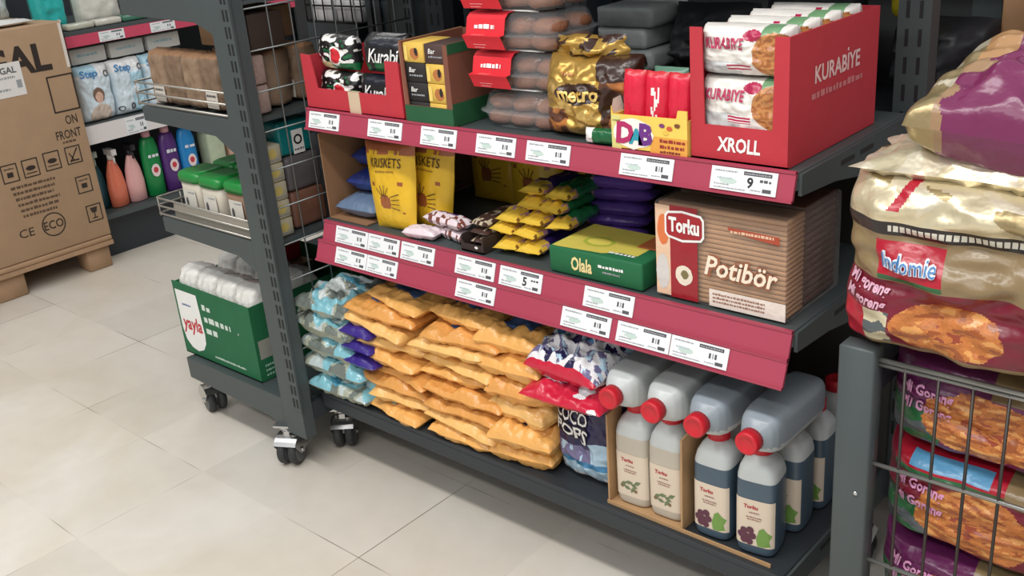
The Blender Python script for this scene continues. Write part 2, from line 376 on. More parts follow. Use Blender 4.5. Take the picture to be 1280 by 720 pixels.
NAVY = film((28, 30, 42)); BLK = film((30, 28, 30)); GRN = film((20, 92, 52)); WHF = film((232, 230, 226)); REDF = film((196, 36, 48)); CREAMF = film((196, 176, 140))
def kcol(u, v, s):
    if u < .2: return GRN if v < .3 else BLK
    if u > .86 or v > .8: return NAVY
    if v < .34 and u > .3: return GRN
    return BLK if nz(u*4, v*4, 2) < .12 else NAVY
def cowcol(u, v, s):
    if (u-.62)**2*3+(v-.45)**2 < .05: return REDF
    if (u-.62)**2*3+(v-.45)**2 < .08: return WHF
    q = nz(u*7, v*6, 4.)
    if v < .25: return CREAMF if u < .5 else GRN
    return WHF if q > .12 else (GRN if q < -.35 else BLK)
m, P = flow_pack('biscuit_pack', .15, .062, .06, kcol, [('Kurabi', .034, 0, .022, WHITE, 'c', .012, .25), ('sade', .009, .0, .011, LGREY, 'l', 0, 0)], 3)
G = 'black biscuit packs in the red tray'
o = m.build('biscuit_pack', org=(0, 0, 0)); o.location = (-1.69, 1.468, ZT+.004); o.scale = (1, 1, 1.22); tag(o, 'black and green biscuit pack with white script, lower one at right in the red tray', 'biscuits', G)
o2 = dup(o, (-1.675, 1.48, ZT+.082), (0, 0, .06), 'black biscuit pack with white script, upper one at right in the red tray')
dup(o, (-1.70, 1.555, ZT+.005), (0, 0, .03), 'black biscuit pack behind the lower script pack in the red tray')
m, P = flow_pack('biscuit_pack', .13, .062, .06, cowcol, [], 5, 80, 44)
o = m.build('biscuit_pack', org=(0, 0, 0)); o.location = (-1.838, 1.468, ZT+.004); o.scale = (1, 1, 1.22); tag(o, 'black and white biscuit pack with red circle, lower one at left in red tray', 'biscuits', G)
dup(o, (-1.845, 1.478, ZT+.082), (0, 0, -.08), 'black and white biscuit pack with red circle, upper one at left in red tray')
m, P = flow_pack('biscuit_pack', .13, .07, .07, lambda u, v, s: BLK if nz(u*3, v*3, 8) < .25 else NAVY, [], 9)
o = m.build('biscuit_pack', org=(0, 0, 0)); o.location = (-1.765, 1.557, ZT+.082); tag(o, 'plain black biscuit pack on top in the middle of the red tray', 'biscuits', G)

# green and brown carton of small yellow and black packs
t = thing('display_carton', 'green and brown display carton of small black and yellow packs on the top shelf', 'carton', (-1.51, 1.5, ZT))
GC = card((28, 84, 50)); BC = card((120, 72, 56))
m = MB(); open_carton(m, -1.577, -1.44, 1.412, 1.6, ZT, 1.148, BC, [(-1.577, ZT), (-1.44, ZT), (-1.44, 1.146), (-1.452, 1.146), (-1.456, 1.02), (-1.566, 1.02), (-1.57, 1.15), (-1.577, 1.15)])
m.build('carton_body', t)
m = MB(); m.box(-1.5775, -1.4395, 1.4108, 1.4118, ZT, 1.02, GC); m.box(-1.4398, -1.4388, 1.412, 1.6, ZT, 1.03, GC); m.box(-1.4398, -1.4388, 1.412, 1.6, 1.128, 1.148, GC)
m.box(-1.578, -1.577, 1.412, 1.6, ZT, 1.15, KRAFT); m.build('printed_panel', t)
YB = card((214, 176, 78)); KB = card((34, 30, 30)); DB = card((70, 50, 46))
for r in range(4):
    for c in range(2):
        yel = (c == 0) == (r == 3)
        x0 = -1.571+c*.061; z0 = ZT+.0035+r*.0398
        m = MB(); m.rbox(x0, x0+.0585, 1.417, 1.5, z0, z0+.0388, .0015, YB if yel else (DB if r == 3 else KB), 1)
        F = front_face(x0, 1.417, z0)
        if yel:
            ellF(m, F, .032, .018, .013, .012, card((176, 110, 60)), .0006, 12, .3, r); ellF(m, F, .038, .022, .005, .009, KB, .001, 8, .4, r+3); rectF(m, F, .002, .012, .004, .034, card((232, 200, 110)))
        else:
            m.text('Bar', .014, lambda a, b: F(.012+a, .02+b, .0008), WHITE, 'l', .01, .2); scribble(m, F, .012, .05, .012, .004, LGREY)
        tag(m.build('snack_box'), '%s snack box, %s from bottom in %s column of the green and brown carton' % ('yellow' if yel else 'black', ORD[r], ('left', 'right')[c]), 'box', 'small snack boxes in the green and brown carton')

# clear clamshells of cookies
def rrect(cx, cy, z, hx, hy, e=4, n=28):
    out = []
    for j in range(n):
        a = 2*PI*j/n; c, s_ = math.cos(a), math.sin(a)
        out.append((cx+hx*math.copysign(abs(c)**(2/e), c), cy+hy*math.copysign(abs(s_)**(2/e), s_), z))
    return out
COOK = M((122, 76, 50), .75, 0, .22, 60, .3, 120, name='cookie')
mk = MB()
mk.loft([[((r_*(1+.12*nz(j*1.3, h*90)))*math.cos(2*PI*j/14), (r_*(1+.12*nz(j*1.3, h*90)))*math.sin(2*PI*j/14), h+.003*nz(j, r_*200)) for j in range(14)] for r_, h in ((.028, 0), (.036, .007), (.034, .017), (.021, .025), (.004, .027))], lambda k, j: COOK)
cookie0 = None
for k in range(4):
    cx, cy, z = -1.305+.004*((k*2) % 3), 1.525+.004*(k % 2), ZT+.001+k*.0745
    t = thing('cookie_container', 'clear plastic clamshell of brown cookies %s' % ('with clear front at the bottom of the stack', 'with red label, second from bottom of the stack', 'with red label, third from bottom of the stack', 'with red label at the top of the stack')[k], 'container', (cx, cy, z), (0, 0, 0), 'clear cookie clamshells stacked on the top shelf')
    m = MB(); m.loft([rrect(cx, cy, z+h, hx, hy) for h, hx, hy in ((0, .082, .07), (.002, .09, .078), (.03, .1, .088))], lambda k, j: CLEAR); m.build('tray', t)
    m = MB(); m.loft([rrect(cx, cy, z+h, hx, hy) for h, hx, hy in ((.03, .106, .094), (.033, .106, .094), (.034, .098, .086), (.062, .09, .078), (.07, .08, .068), (.072, .06, .05))], lambda k, j: CLEAR)
    m.tube([(cx-.03, cy-.06, z+.0735), (cx+.03, cy-.06, z+.0735)], .0015, WHITE, 5); m.tube([(cx+.03, cy-.06, z+.0735), (cx+.045, cy-.045, z+.07)], .0015, WHITE, 5); m.build('lid', t)
    if k:
        m = MB(); pts = [(-.055, .0735), (-.079, .0712), (-.0885, .063), (-.0955, .034), (-.1075, .0325), (-.1015, .022), (-.094, .006)]
        for i in range(len(pts)-1):
            for ss, (a, b) in enumerate((( -.098, .0),)):
                (y0, z0), (y1, z1) = pts[i], pts[i+1]
                m.poly([(cx+a, cy+y0-.0015, z+z0), (cx+b, cy+y0-.0015, z+z0), (cx+b, cy+y1-.0015, z+z1), (cx+a, cy+y1-.0015, z+z1)], card((210, 34, 48)))
        for i in (2, 3, 5):
            (y0, z0), (y1, z1) = pts[i], pts[i+1]
            F = face((cx-.08, cy+y1-.002, z+z1), (1, 0, 0), Vector((0, y0-y1, z0-z1)).normalized(), Vector((0, -(z0-z1), y0-y1)).normalized())
            hh = math.hypot(y0-y1, z0-z1)
            if i == 2: scribble(m, F, .004, .055, hh*.35, hh*.3, WHITE, .0008)
            else: scribble(m, F, .004, .036, hh*.55, hh*.12, ink((236, 170, 170)), .0008); scribble(m, F, .004, .03, hh*.2, hh*.12, ink((236, 170, 170)), .0008)
        m.build('paper_label', t)
    q = 0
    for lay in range(2):
        for ix in range(3):
            for iy in range(2):
                loc = (cx-.062+.06*ix+.006*lay, cy-.036+.068*iy, z+.004+lay*.029); rt = (RND.uniform(-.05, .05), RND.uniform(-.05, .05), RND.uniform(0, 6))
                lab = 'brown cookie in the %s clamshell from the bottom of the stack, %s layer' % (ORD[k], ('lower', 'upper')[lay])
                grp = 'brown cookies in the %s clamshell, %s layer' % (ORD[k], ('lower', 'upper')[lay])
                if cookie0 is None:
                    cookie0 = mk.build('cookie', org=(0, 0, 0)); cookie0.location = loc; cookie0.rotation_euler = rt; tag(cookie0, lab, 'cookie', grp)
                else: dup(cookie0, loc, rt, lab, grp)

# gold multipack bag
GOLD = foil((180, 144, 72)); GOLDL = foil((204, 170, 100)); BRN = film((54, 32, 24)); CAR = film((176, 112, 56)); BRN2 = film((92, 54, 36))
def metro(u, v, s):
    if s > 0: return BRN if v > .4 else GOLD
    if v > .72: return GOLD if u < .62 else BRN
    if .4 < v < .74 and (u-.46)**2/.07+(v-.58)**2/.016 < 1: return BRN
    if v < .38 and u < .3: return BRN2 if nz(u*9, v*9) > -.1 else CAR
    if u > .68: return CAR if nz(u*6, v*5, 1) > .05 else (BRN if nz(u*6, v*5, 1) < -.15 else BRN2)
    return GOLDL if nz(u*5, v*7, 3) > 0 else GOLD
P = Pillow(.2, .15, .12, 3, .45, 11, .16, taper=.1)
t = thing('chocolate_multipack', 'gold and brown multipack bag of chocolate bars with gathered top on the top shelf', 'bag', (-1.13, 1.485, ZT), (0, 0, .12))
m = MB(); P.add(m, metro, 90, 80); m.build('bag_film', t, local=True)
m = MB(); m.text('metro', .036, lambda a, b: P.S(-.008+a, .075+b, .0045), foil((240, 205, 120)), 'c', .03, 0, .085); scribble(m, lambda x, y, k: P.S(x, y, .003), -.05, -.02, .12, .005, CAR); m.build('printed_lettering', t, local=True)
Pt = Pillow(.15, .045, .06, 1.6, .8, 12, .5, jag=.12)
m = MB(); Pt.add(m, lambda u, v, s: GOLD if nz(u*5, v*3, s) > -.08 else BRN, 24, 10)
o = m.build('gathered_top', t, local=True); o.location = (-.01, 0, .136)
# bars lying at its foot
m, P = flow_pack('snack_bar', .07, .028, .026, lambda u, v, s: GRN if u > .25 else WHF, [], 21)
o = m.build('snack_bar', org=(0, 0, 0)); o.location = (-1.083, 1.43, ZT+.0005); o.rotation_euler = (0, 0, .1)
tag(o, 'small green and white bar lying in front of the gold multipack bag', 'snack bar')

# yellow box of red bars
t = thing('counter_box', 'small yellow and orange open box printed with big purple letters, holding red bars', 'box', (-.973, 1.47, ZT))
YEL = card((232, 200, 92)); ORG_ = card((222, 158, 66))
m = MB(); open_carton(m, -1.051, -.897, 1.413, 1.55, ZT, 1.045, YEL, [(-1.051, ZT), (-.897, ZT), (-.897, 1.062), (-.915, 1.062), (-.918, 1.048), (-1.047, 1.046), (-1.051, 1.06)]); m.build('box_body', t)
m = MB(); F = front_face(-1.051, 1.413, ZT)
rectF(m, F, .08, .154, .0, .03, ORG_, .0004); rectF(m, F, 0, .02, 0, .06, card((214, 206, 130)), .0004)
ellF(m, F, .046, .031, .042, .027, card((244, 236, 226)), .0008, 20, .2, 3)
for ch, x, c in (('D', .009, (176, 40, 96)), ('A', .036, (40, 150, 170)), ('B', .056, (104, 44, 128))):
    m.text(ch, .036 if ch == 'A' else .05, lambda a, b: F(x+a, .014+b, .0016), ink(c), 'l', .05, .1)
for i, (x, y) in enumerate(((.105, .05), (.12, .046), (.135, .052), (.112, .038))): ellF(m, F, x, y, .006, .004, ink(((120, 60, 110), (200, 90, 50), (120, 70, 40), (226, 190, 80))[i]), .001, 9, .3, i)
scribble(m, F, .1, .15, .021, .006, ink((150, 46, 40)), .001); scribble(m, F, .1, .148, .011, .006, ink((150, 46, 40)), .001); scribble(m, F, .1, .14, .003, .004, ink((120, 40, 40)), .001)
scribble(m, F, .004, .02, .05, .003, ink((120, 120, 60)), .001); m.build('printed_panel', t)
m = MB(); m.poly([(-1.0515, 1.413, 1.05), (-1.0515, 1.413, 1.045), (-1.051, 1.5, 1.045), (-1.058, 1.5, 1.075), (-1.058, 1.43, 1.068)], card((214, 206, 190))); m.build('torn_flap', t)
R1 = film((208, 34, 62)); R2 = film((226, 120, 110))
for i in range(3):
    m, P = flow_pack('snack_bar', .046, .13, .026, lambda u, v, s: (WHF if .35 < u < .75 and nz(u*8, v*9, i) > .12 and v < .8 and i == 1 else (REDF if v > .93 else R1)), [], 31+i, 14, 20)
    o = m.build('snack_bar', org=(0, 0, 0)); o.location = (-1.02+.046*i, 1.44, ZT+.0035); o.rotation_euler = (-.06, 0, 0)
    tag(o, 'red bar standing in the yellow box, %s' % ('leftmost of three', 'middle of three with a white print', 'rightmost of three')[i], 'snack bar', 'red bars in the yellow box')
BLU = film((30, 88, 150)); TEAL = film((110, 150, 130))
for i in range(4):
    m, P = flow_pack('snack_bar', .075, .05, .03, lambda u, v, s: BLU if v < .62 else TEAL, [], 41+i, 16, 10)
    o = m.build('snack_bar', org=(0, 0, 0)); o.location = (-1.06+.08*(i % 2), 1.62, ZT+.0008+.053*(i//2)); o.rotation_euler = (0, 0, .1*(i % 2))
    tag(o, 'blue and green pack behind the yellow box, %s' % ('lower left', 'lower right', 'upper left', 'upper right')[i], 'snack bar', 'blue packs behind the yellow box')

# big red biscuit carton
t = thing('biscuit_carton', 'large red display carton with window front holding white biscuit packs, right end of top shelf', 'carton', (-.807, 1.58, ZT))
m = MB(); open_carton(m, -.894, -.72, 1.42, 1.745, ZT, 1.188, RED, [(-.894, ZT), (-.72, ZT), (-.72, 1.188), (-.7445, 1.188), (-.7465, 1.043), (-.868, 1.043), (-.872, 1.198), (-.894, 1.198)])
m.build('carton_body', t)
m = MB(); F = front_face(-.894, 1.42, ZT)
m.text('XROLL', .032, lambda a, b: F(.088+a, .018+b, .0008), WHITE, 'c', .03, .1, .078)
F = side_face(-.72, 1.42, ZT)
m.text('KURABIYE', .038, lambda a, b: F(.085+a, .118+b, .0008), ink((226, 190, 188)), 'l', .025, 0, .165)
ellF(m, F, .2035, .1515, .003, .003, ink((232, 200, 196)), .0008, 8)
scribble(m, F, .075, .265, .093, .011, ink((200, 116, 120)), .0008); m.build('printed_lettering', t)
WHP = film((222, 218, 212)); COOKC = film((190, 130, 76)); COOKD = film((160, 98, 52)); MAG = film((168, 36, 76)); GRY = film((188, 190, 190))
def kbcol(h0):
    def f(u, v, s):
        if s > 0: return WHP
        z = (v*h0-(h0-.078))/.078
        if z < 0: return WHP
        if (u-.85)**2/.05+(z-.45)**2/.19 < 1: return COOKC if nz(u*22, z*14) > -.05 else COOKD
        if (u-.62)**2/.012+(z-.83)**2/.012 < 1: return MAG
        if .35 < u < .62 and .12 < z < .26: return MAG if (z*16) % 1 > .3 else WHP
        if .72 < u < .9 and z > .72: return film((110, 150, 110))
        if z < .3 and u < .5: return GRY
        return WHP
    return f
for r in range(4):
    for lv in range(2):
        h0 = .13 if lv == 0 else .078
        m, P = flow_pack('biscuit_pack', .158, h0, .07, kbcol(h0), [], 51, 110 if r == 0 else 40, (90 if lv == 0 else 56) if r == 0 else 22, p=4, q=.35)
        if r == 0: m.text('KURABIYE', .024, lambda a, b: P.S(-.064+a, h0-.034+b, .003), ink((176, 40, 84)), 'l', .03, 0, .07)
        o = m.build('biscuit_pack', org=(0, 0, 0)); o.location = (-.807, 1.461+.074*r, ZT+.0035+(.1335 if lv else 0))
        tag(o, 'white biscuit pack with cookie picture, %s in the %s row of the big red carton' % (('lower', 'upper')[lv], ('front', 'second', 'third', 'back')[r]), 'biscuits', 'white biscuit packs in the big red carton')

# ================================================================ MIDDLE SHELF
ZM = .7135
t = thing('shipping_carton', 'open brown cardboard carton at left end of the middle shelf', 'carton', (-1.83, 1.65, ZM))
m = MB(); m.box(-1.915, -1.912, 1.43, 1.8, ZM, .92, KRAFTD); m.box(-1.912, -1.78, 1.797, 1.8, ZM, .9, KRAFTD); m.box(-1.912, -1.78, 1.43, 1.797, ZM, ZM+.003, KRAFTD)
m.build('carton_body', t)
NB = film((36, 52, 116)); GB = film((96, 116, 142)); 
def nbc(u, v, s): return GB if v < .2 else NB
m, P = flow_pack('snack_pack', .13, .15, .05, lambda u, v, s: GB if v < .45 else NB, [], 61, fn=lying(.15, .05))
Fp = None
o = m.build('snack_pack', org=(0, 0, 0)); o.location = (-1.838, 1.515, ZM+.0035); o.rotation_euler = (0, 0, .06)
tag(o, 'grey blue snack pack lying at the bottom of the brown carton', 'snack', 'blue snack packs in the brown carton')
def bluecol(u, v, s): return film((170, 180, 210)) if s < 0 and abs(v-.55) < .14 and .2 < u < .8 and nz(u*14, v*9, 3) > .18 else NB
for i, (x, y, z, rz) in enumerate(((-1.83, 1.54, ZM+.058, .1), (-1.825, 1.56, ZM+.112, -.05))):
    m, P = flow_pack('snack_pack', .125, .13, .05, bluecol, [], 62+i, fn=lying(.13, .05))
    o = m.build('snack_pack', org=(0, 0, 0)); o.location = (x, y, z); o.rotation_euler = (.0, 0, rz)
    tag(o, 'dark blue snack pack with pale print, %s in the brown carton' % ('middle of the stack', 'topmost')[i], 'snack', 'blue snack packs in the brown carton')
# yellow pouches
YP = film((222, 178, 40), .35, .15); OB = film((168, 96, 60)); YD = film((196, 150, 30))
def pouch(u, v, s):
    if s > 0: return YP
    if v > .9: return OB
    if v > .86 and nz(u*9, 3) > 0: return OB
    for cx, cy, rx, ry in ((.44, .33, .13, .085), (.16, .52, .04, .03), (.78, .55, .04, .025), (.82, .22, .03, .02)):
        if ((u-cx)/rx)**2+((v-cy)/ry)**2 < 1: return film((150, 84, 44))
    return YP
def yellow_pouch(loc, rot, label, seed, txt=True, dim=False):
    P = Pillow(.15, .2, .045, 2.2, .55, seed, .1, taper=-.25, jag=.012)
    t = thing('snack_pouch', label, 'pouch', loc, rot, 'yellow snack pouches on the middle shelf')
    m = MB(); P.add(m, pouch, 34, 44); m.build('pouch_film', t, local=True)
    if txt:
        m = MB(); m.text('KRISKETS', .03, lambda a, b: P.S(a, .145+b, .0022), ink((72, 40, 26)), 'c', .0, 0, .095); scribble(m, lambda x, y, k: P.S(x, y, .002), -.03, .03, .134, .004, ink((150, 110, 40)))
        for a in (-.6, -.2, .2, .6): m.tube([P.S(.008+.006*math.cos(a), .066+.02*a, .003), P.S(.034+.006*math.cos(a), .068+.03*a, .003)], .0009, ink((72, 40, 26)), 4)
        for a in (.9, 1.4, 1.9, 2.4): m.tube([P.S(-.01+.01*math.cos(a), .08, .003), P.S(-.012+.03*math.cos(a), .08+.025*math.sin(a), .003)], .0009, ink((72, 40, 26)), 4)
        m.build('printed_lettering', t, local=True)
    return t
yellow_pouch((-1.7, 1.452, ZM), (-.1, -.07, 0), 'yellow snack pouch standing in front at left of the middle shelf', 71)
yellow_pouch((-1.637, 1.5, ZM), (-.1, .0, 0), 'yellow snack pouch standing just behind the front yellow pouch', 72)
yellow_pouch((-1.64, 1.72, ZM), (-.12, 0, 0), 'dim yellow pouch at the back of the middle shelf, left one', 73)
yellow_pouch((-1.49, 1.7, ZM), (-.12, 0, .05), 'dim yellow pouch at the back of the middle shelf, middle one', 74)
yellow_pouch((-1.33, 1.74, ZM), (-.12, 0, -.05), 'dim yellow pouch at the back of the middle shelf, right one', 75)
# wrapped sweets
PK = film((222, 206, 212)); PU = film((96, 60, 120)); BRC = film((120, 66, 56))
for i, (x, y, z, rz, w) in enumerate(((-1.6, 1.438, ZM+.001, .15, .09), (-1.535, 1.47, ZM+.001, -.2, .12), (-1.54, 1.462, ZM+.031, -.1, .13))):
    m, P = flow_pack('wrapped_wafer', w, .04, .026, lambda u, v, s, i=i: (PU if i == 2 and v > .6 and .15 < u < .7 else BRC if i and nz(u*9, v*4, i) > .18 else PK), [], 81+i, 20, 12, fn=lying(.04, .026), wr=.3)
    o = m.build('wrapped_wafer', org=(0, 0, 0)); o.location = (x, y, z); o.rotation_euler = (0, 0, rz)
    tag(o, ('pale pink wrapped wafer in front of the yellow pouches', 'pink and brown wrapped wafer lying under another beside the yellow pouches', 'pink wrapped wafer with purple stripe, on top of the pile by the yellow pouches')[i], 'wafer', 'wrapped wafers by the yellow pouches')
t = thing('counter_tray', 'low dark brown card tray between the yellow pouches and the yellow wafers', 'tray', (-1.44, 1.49, ZM))
DBR = card((52, 40, 36)); m = MB(); open_carton(m, -1.47, -1.405, 1.425, 1.6, ZM, .748, DBR, [(-1.47, ZM), (-1.405, ZM), (-1.405, .745), (-1.412, .73), (-1.462, .73), (-1.47, .745)]); m.build('tray_body', t)
m = MB(); ellF(m, front_face(-1.47, 1.425, ZM), .045, .012, .005, .003, WHITE, .0008, 10); m.build('printed_mark', t)
for i in range(3):
    m, P = flow_pack('chocolate_bar', .05, .13, .02, lambda u, v, s: film((70, 50, 44)) if nz(u*5, v*7, i) < .2 else film((190, 176, 150)), [], 91+i, 12, 20, fn=lying(.13, .02))
    o = m.build('chocolate_bar', org=(0, 0, 0)); o.location = (-1.4375, 1.512, ZM+.004+.0205*i)
    tag(o, 'dark wrapped chocolate bar in the low brown tray, %s' % ('bottom one', 'middle one', 'topmost')[i], 'chocolate', 'dark bars in the low brown tray')
# pile of yellow wafer bars, ends to the front
YW = film((222, 186, 68)); YWD = film((120, 84, 40)); YWG = film((34, 110, 66)); LIL = film((170, 130, 150))
def wbar(green):
    def f(u, v, s):
        if v < .05: return YW
        if v < .14: return YWD if nz(u*3, v*9, 5) > .3 else YW
        if green and v > .25: return YWG
        if v > .3: return film((60, 42, 110))
        return YW if nz(u*6, v*8, s) > -.2 else LIL
    return f
W = []
for g in (0, 1):
    P = Pillow(.058, .17, .029, 3, .5, 101+g, .3, seal=.03, fn=lying(.17, .028), jag=.02); m = MB(); P.add(m, wbar(g), 14, 40)
    W.append(m)
wb = {}
rows = [(0, [(-1.352, 0), (-1.293, 0)]), (1, [(-1.368, 0), (-1.3, 0)]), (2, [(-1.352, 0), (-1.287, 0), (-1.23, 1)]), (3, [(-1.315, 0), (-1.253, 1)]), (4, [(-1.3, 0), (-1.24, 1)])]
for lv, items in rows:
    for k, (x, g) in enumerate(items):
        loc = (x-.025, 1.525+.012*lv+.004*k, ZM+.0008+.0275*lv); rt = (RND.uniform(-.06, .02), RND.uniform(-.12, .12), RND.uniform(-.16, .1)+.1)
        lab = '%s wafer bar, %s from left, %s layer from bottom of yellow pile' % ('green and yellow' if g else 'yellow', ORD[k], ORD[lv])
        if g not in wb: o = W[g].build('wafer_bar', org=(0, 0, 0)); o.location = loc; o.rotation_euler = rt; tag(o, lab, 'wafer', 'yellow wafer bars piled on the middle shelf'); wb[g] = o
        else: dup(wb[g], loc, rt, lab)
PUR = film((98, 68, 156)); 
P = Pillow(.15, .05, .03, 3, .5, 111, .12, fn=lying(.05, .03)); m = MB(); P.add(m, lambda u, v, s: PUR if u > .12 else LIL, 24, 12)
o0 = None
for lv in range(5):
    loc = (-1.225+.008*lv, 1.635+.01*(lv % 2), ZM+.0008+.029*lv); rt = (0, 0, .2+.05*(lv % 2)); lab = 'purple wafer bar behind the yellow pile, %s from the bottom of its stack' % ORD[lv]
    if o0 is None: o0 = m.build('wafer_bar', org=(0, 0, 0)); o0.location = loc; o0.rotation_euler = rt; tag(o0, lab, 'wafer', 'purple wafer bars stacked behind the green box')
    else: dup(o0, loc, rt, lab)
CRK = film((150, 122, 70))
P = Pillow(.07, .05, .035, 2.4, .6, 121, .4, fn=lying(.05, .035)); m = MB(); P.add(m, lambda u, v, s: CRK if nz(u*5, v*4, s) > -.1 else film((90, 66, 40)), 16, 12)
o0 = None
for lv in range(4):
    loc = (-1.05+.012*(lv % 2), 1.7, ZM+.0008+.0345*lv); lab = 'crumpled dull gold packet at the back, %s from the bottom of its stack' % ORD[lv]
    if o0 is None: o0 = m.build('snack_packet', org=(0, 0, 0)); o0.location = loc; tag(o0, lab, 'snack', 'dull gold packets at the back of the middle shelf')
    else: dup(o0, loc, (0, 0, .3*lv), lab)
# green box
t = thing('biscuit_box', 'green box with yellow top and cream script lying on the middle shelf', 'box', (-1.105, 1.49, ZM))
GBX = card((20, 98, 58)); YT = card((206, 190, 84)); m = MB(); m.rbox(-1.226, -1.005, 1.425, 1.57, ZM, .768, .004, GBX, 2); m.build('box_body', t)
m = MB(); F = face((-1.226, 1.425, .768), (1, 0, 0), (0, 1, 0), (0, 0, 1)); rectF(m, F, .006, .19, .03, .142, YT, .0005)
m.poly([F(.006, .03, .0005), F(.006, .004, .0005), F(.02, .003, .0005), F(.12, .012, .0005), F(.15, .03, .0005)], YT)
ellF(m, F, .08, .06, .035, .025, card((170, 176, 60)), .0008); ellF(m, F, .08, .06, .026, .017, card((216, 200, 90)), .001); rectF(m, F, .16, .215, .07, .14, card((200, 110, 60)), .0008)
scribble(m, F, .13, .19, .02, .008, WHITE, .001)
F = front_face(-1.226, 1.425, ZM); m.text('Olala', .038, lambda a, b: F(.055+a, .014+b, .0008), ink((232, 214, 150)), 'l', .03, .1, .05)
scribble(m, F, .12, .178, .03, .006, WHITE); scribble(m, F, .13, .17, .02, .004, LGREY); m.build('printed_panel', t)
m, P = flow_pack('wrapped_roll', .05, .06, .055, lambda u, v, s: film((16, 116, 62)), [], 131, 18, 16, p=2, q=.5, wr=.2)
o = m.build('wrapped_roll', org=(0, 0, 0)); o.location = (-.99, 1.6, ZM+.0005); tag(o, 'small shiny green wrapped roll behind the right end of the green box', 'snack')

# big clear multipack of petit-beurre biscuits
BIS = M((172, 130, 92), .7, 0, .1, 30, .1, 90, name='biscuit'); 
t = thing('biscuit_multipack', 'large clear wrapped block of tan biscuits with red panel, right end of middle shelf', 'biscuits', (-.85, 1.53, ZM))
X0, X1, Z1, Y0 = -.98, -.72, .895, 1.43
m = MB(); n = 20; hh = (Z1-ZM-.006)/n
for i in range(n):
    m.rbox(X0+.006, X1-.006, Y0+.006, Y0+.07, ZM+.003+i*hh, ZM+.003+(i+.93)*hh, .0018, BIS, 1)
    m.box(X0+.01, X1-.01, Y0+.01, Y0+.066, ZM+.003+(i+.8)*hh, ZM+.003+(i+1.02)*hh, KRAFTD)
m.build('biscuit_stack', t)
m = MB(); F = front_face(X0, Y0-.0005, ZM); w, h = X1-X0, Z1-ZM
rectF(m, F, .004, .034, .006, h-.006, film((226, 190, 160)), .0004); ellF(m, F, .02, .13, .012, .03, film((216, 116, 64)), .0008, 14, .2); ellF(m, F, .018, .05, .014, .035, film((206, 200, 196)), .0008, 14, .2)
rectF(m, F, .034, .09, .004, h-.004, film((150, 26, 38)), .0004)
m.poly([F(x, y, .0012) for x, y in ((.024, .125), (.03, .118), (.06, .112), (.098, .118), (.104, .126), (.104, .158), (.098, .166), (.06, .17), (.03, .166), (.024, .158))], WHITE)
m.poly([F(x, y, .0018) for x, y in ((.028, .127), (.032, .122), (.06, .117), (.096, .122), (.1, .128), (.1, .156), (.096, .162), (.06, .166), (.032, .162), (.028, .156))], film((158, 26, 38)))
m.text('Torku', .036, lambda a, b: F(.064+a, .131+b, .0026), WHITE, 'c', .04, 0, .062)
ellF(m, F, .062, .05, .018, .019, film((226, 214, 196)), .001, 18, .12); ellF(m, F, .064, .052, .008, .009, film((120, 110, 70)), .0014, 10, .4)
for i, c in enumerate(((150, 92, 64), (238, 222, 200))):
    m.text('Potib\u00f6r', .052-.002*i, lambda a, b: F(.105+a-.001*i, .062+b-.002*a/.14*2+.001*i, .0012+.0008*i), ink(c), 'l', .07-.05*i, .25, .14)
rectF(m, F, .113, .258, .004, .036, film((226, 214, 204)), .0008); [scribble(m, F, .12, .22, .026-.007*i, .004, ink((150, 110, 90)), .0014) for i in range(3)]
m.poly([F(.15, .155, .001), F(.245, .152, .001), F(.245, .138, .001), F(.2, .142, .001), F(.15, .15, .001)], film((168, 70, 46))); scribble(m, F, .155, .235, .146, .005, ink((226, 190, 160)), .0014)
m.build('printed_panel', t)
m = MB(); m.rbox(X0, X1, Y0, 1.63, ZM, Z1, .006, M((214, 206, 200), .15, 0, .1, 20, .5, 30, .12, 0, 'clear_film'), 2); m.build('clear_wrap', t)
m = MB()
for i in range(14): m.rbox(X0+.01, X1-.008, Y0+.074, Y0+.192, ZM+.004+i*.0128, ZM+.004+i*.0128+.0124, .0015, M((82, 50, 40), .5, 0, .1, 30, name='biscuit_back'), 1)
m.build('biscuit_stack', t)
# ================================================================ BOTTOM SHELF
ZB = .2275
# clear pouches with pale blue print at the left end
WT = [film((186, 198, 198), .2, .35), film((128, 184, 196), .2, .35), film((112, 120, 114), .25, .35), film((80, 150, 176), .2, .35), film((214, 222, 220), .2, .3), film((164, 168, 150), .25, .35)]
def wipe(seed):
    def f(u, v, s):
        q = nz(u*2.2+seed*3.3, v*2.2, seed); r_ = nz(u*3.6, v*5, seed*1.7)
        e = ((u-.52)/.3)**2+((v-.4)/.3)**2
        if .7 < e < 1.3: return WT[1] if r_ > -.2 else WT[3]
        if e <= .7: return WT[4] if r_ > .0 else (WT[2] if r_ < -.15 else WT[5])
        if s > 0: return WT[5]
        if q > .12: return WT[1]
        return WT[2] if r_ < -.12 else (WT[0] if r_ > .1 else WT[5])
    return f
zz = ZB; spec = [(-1.935, .225, .056), (-1.945, .235, .056), (-1.95, .22, .058), (-1.955, .23, .056), (-1.965, .21, .052)]
for i, (x, w, d) in enumerate(spec):
    P = Pillow(w, .2, d, 3.5, .45, 140+i, .5, fn=lying(.2, d), jag=.05); m = MB(); P.add(m, wipe(i), 70, 60)
    o = m.build('foil_pouch', org=(0, 0, 0)); o.location = (x, 1.475-.004*(i % 2), zz); o.rotation_euler = (.02*(-1)**i, 0, RND.uniform(-.07, .07)); zz += d*1.0
    tag(o, 'shiny pale blue pouch, %s from bottom of stack at left end of bottom shelf' % ORD[i], 'pouch', 'pale blue pouches stacked on the bottom shelf')
DP = film((54, 36, 126)); SIL = film((150, 168, 178))
zz = .345
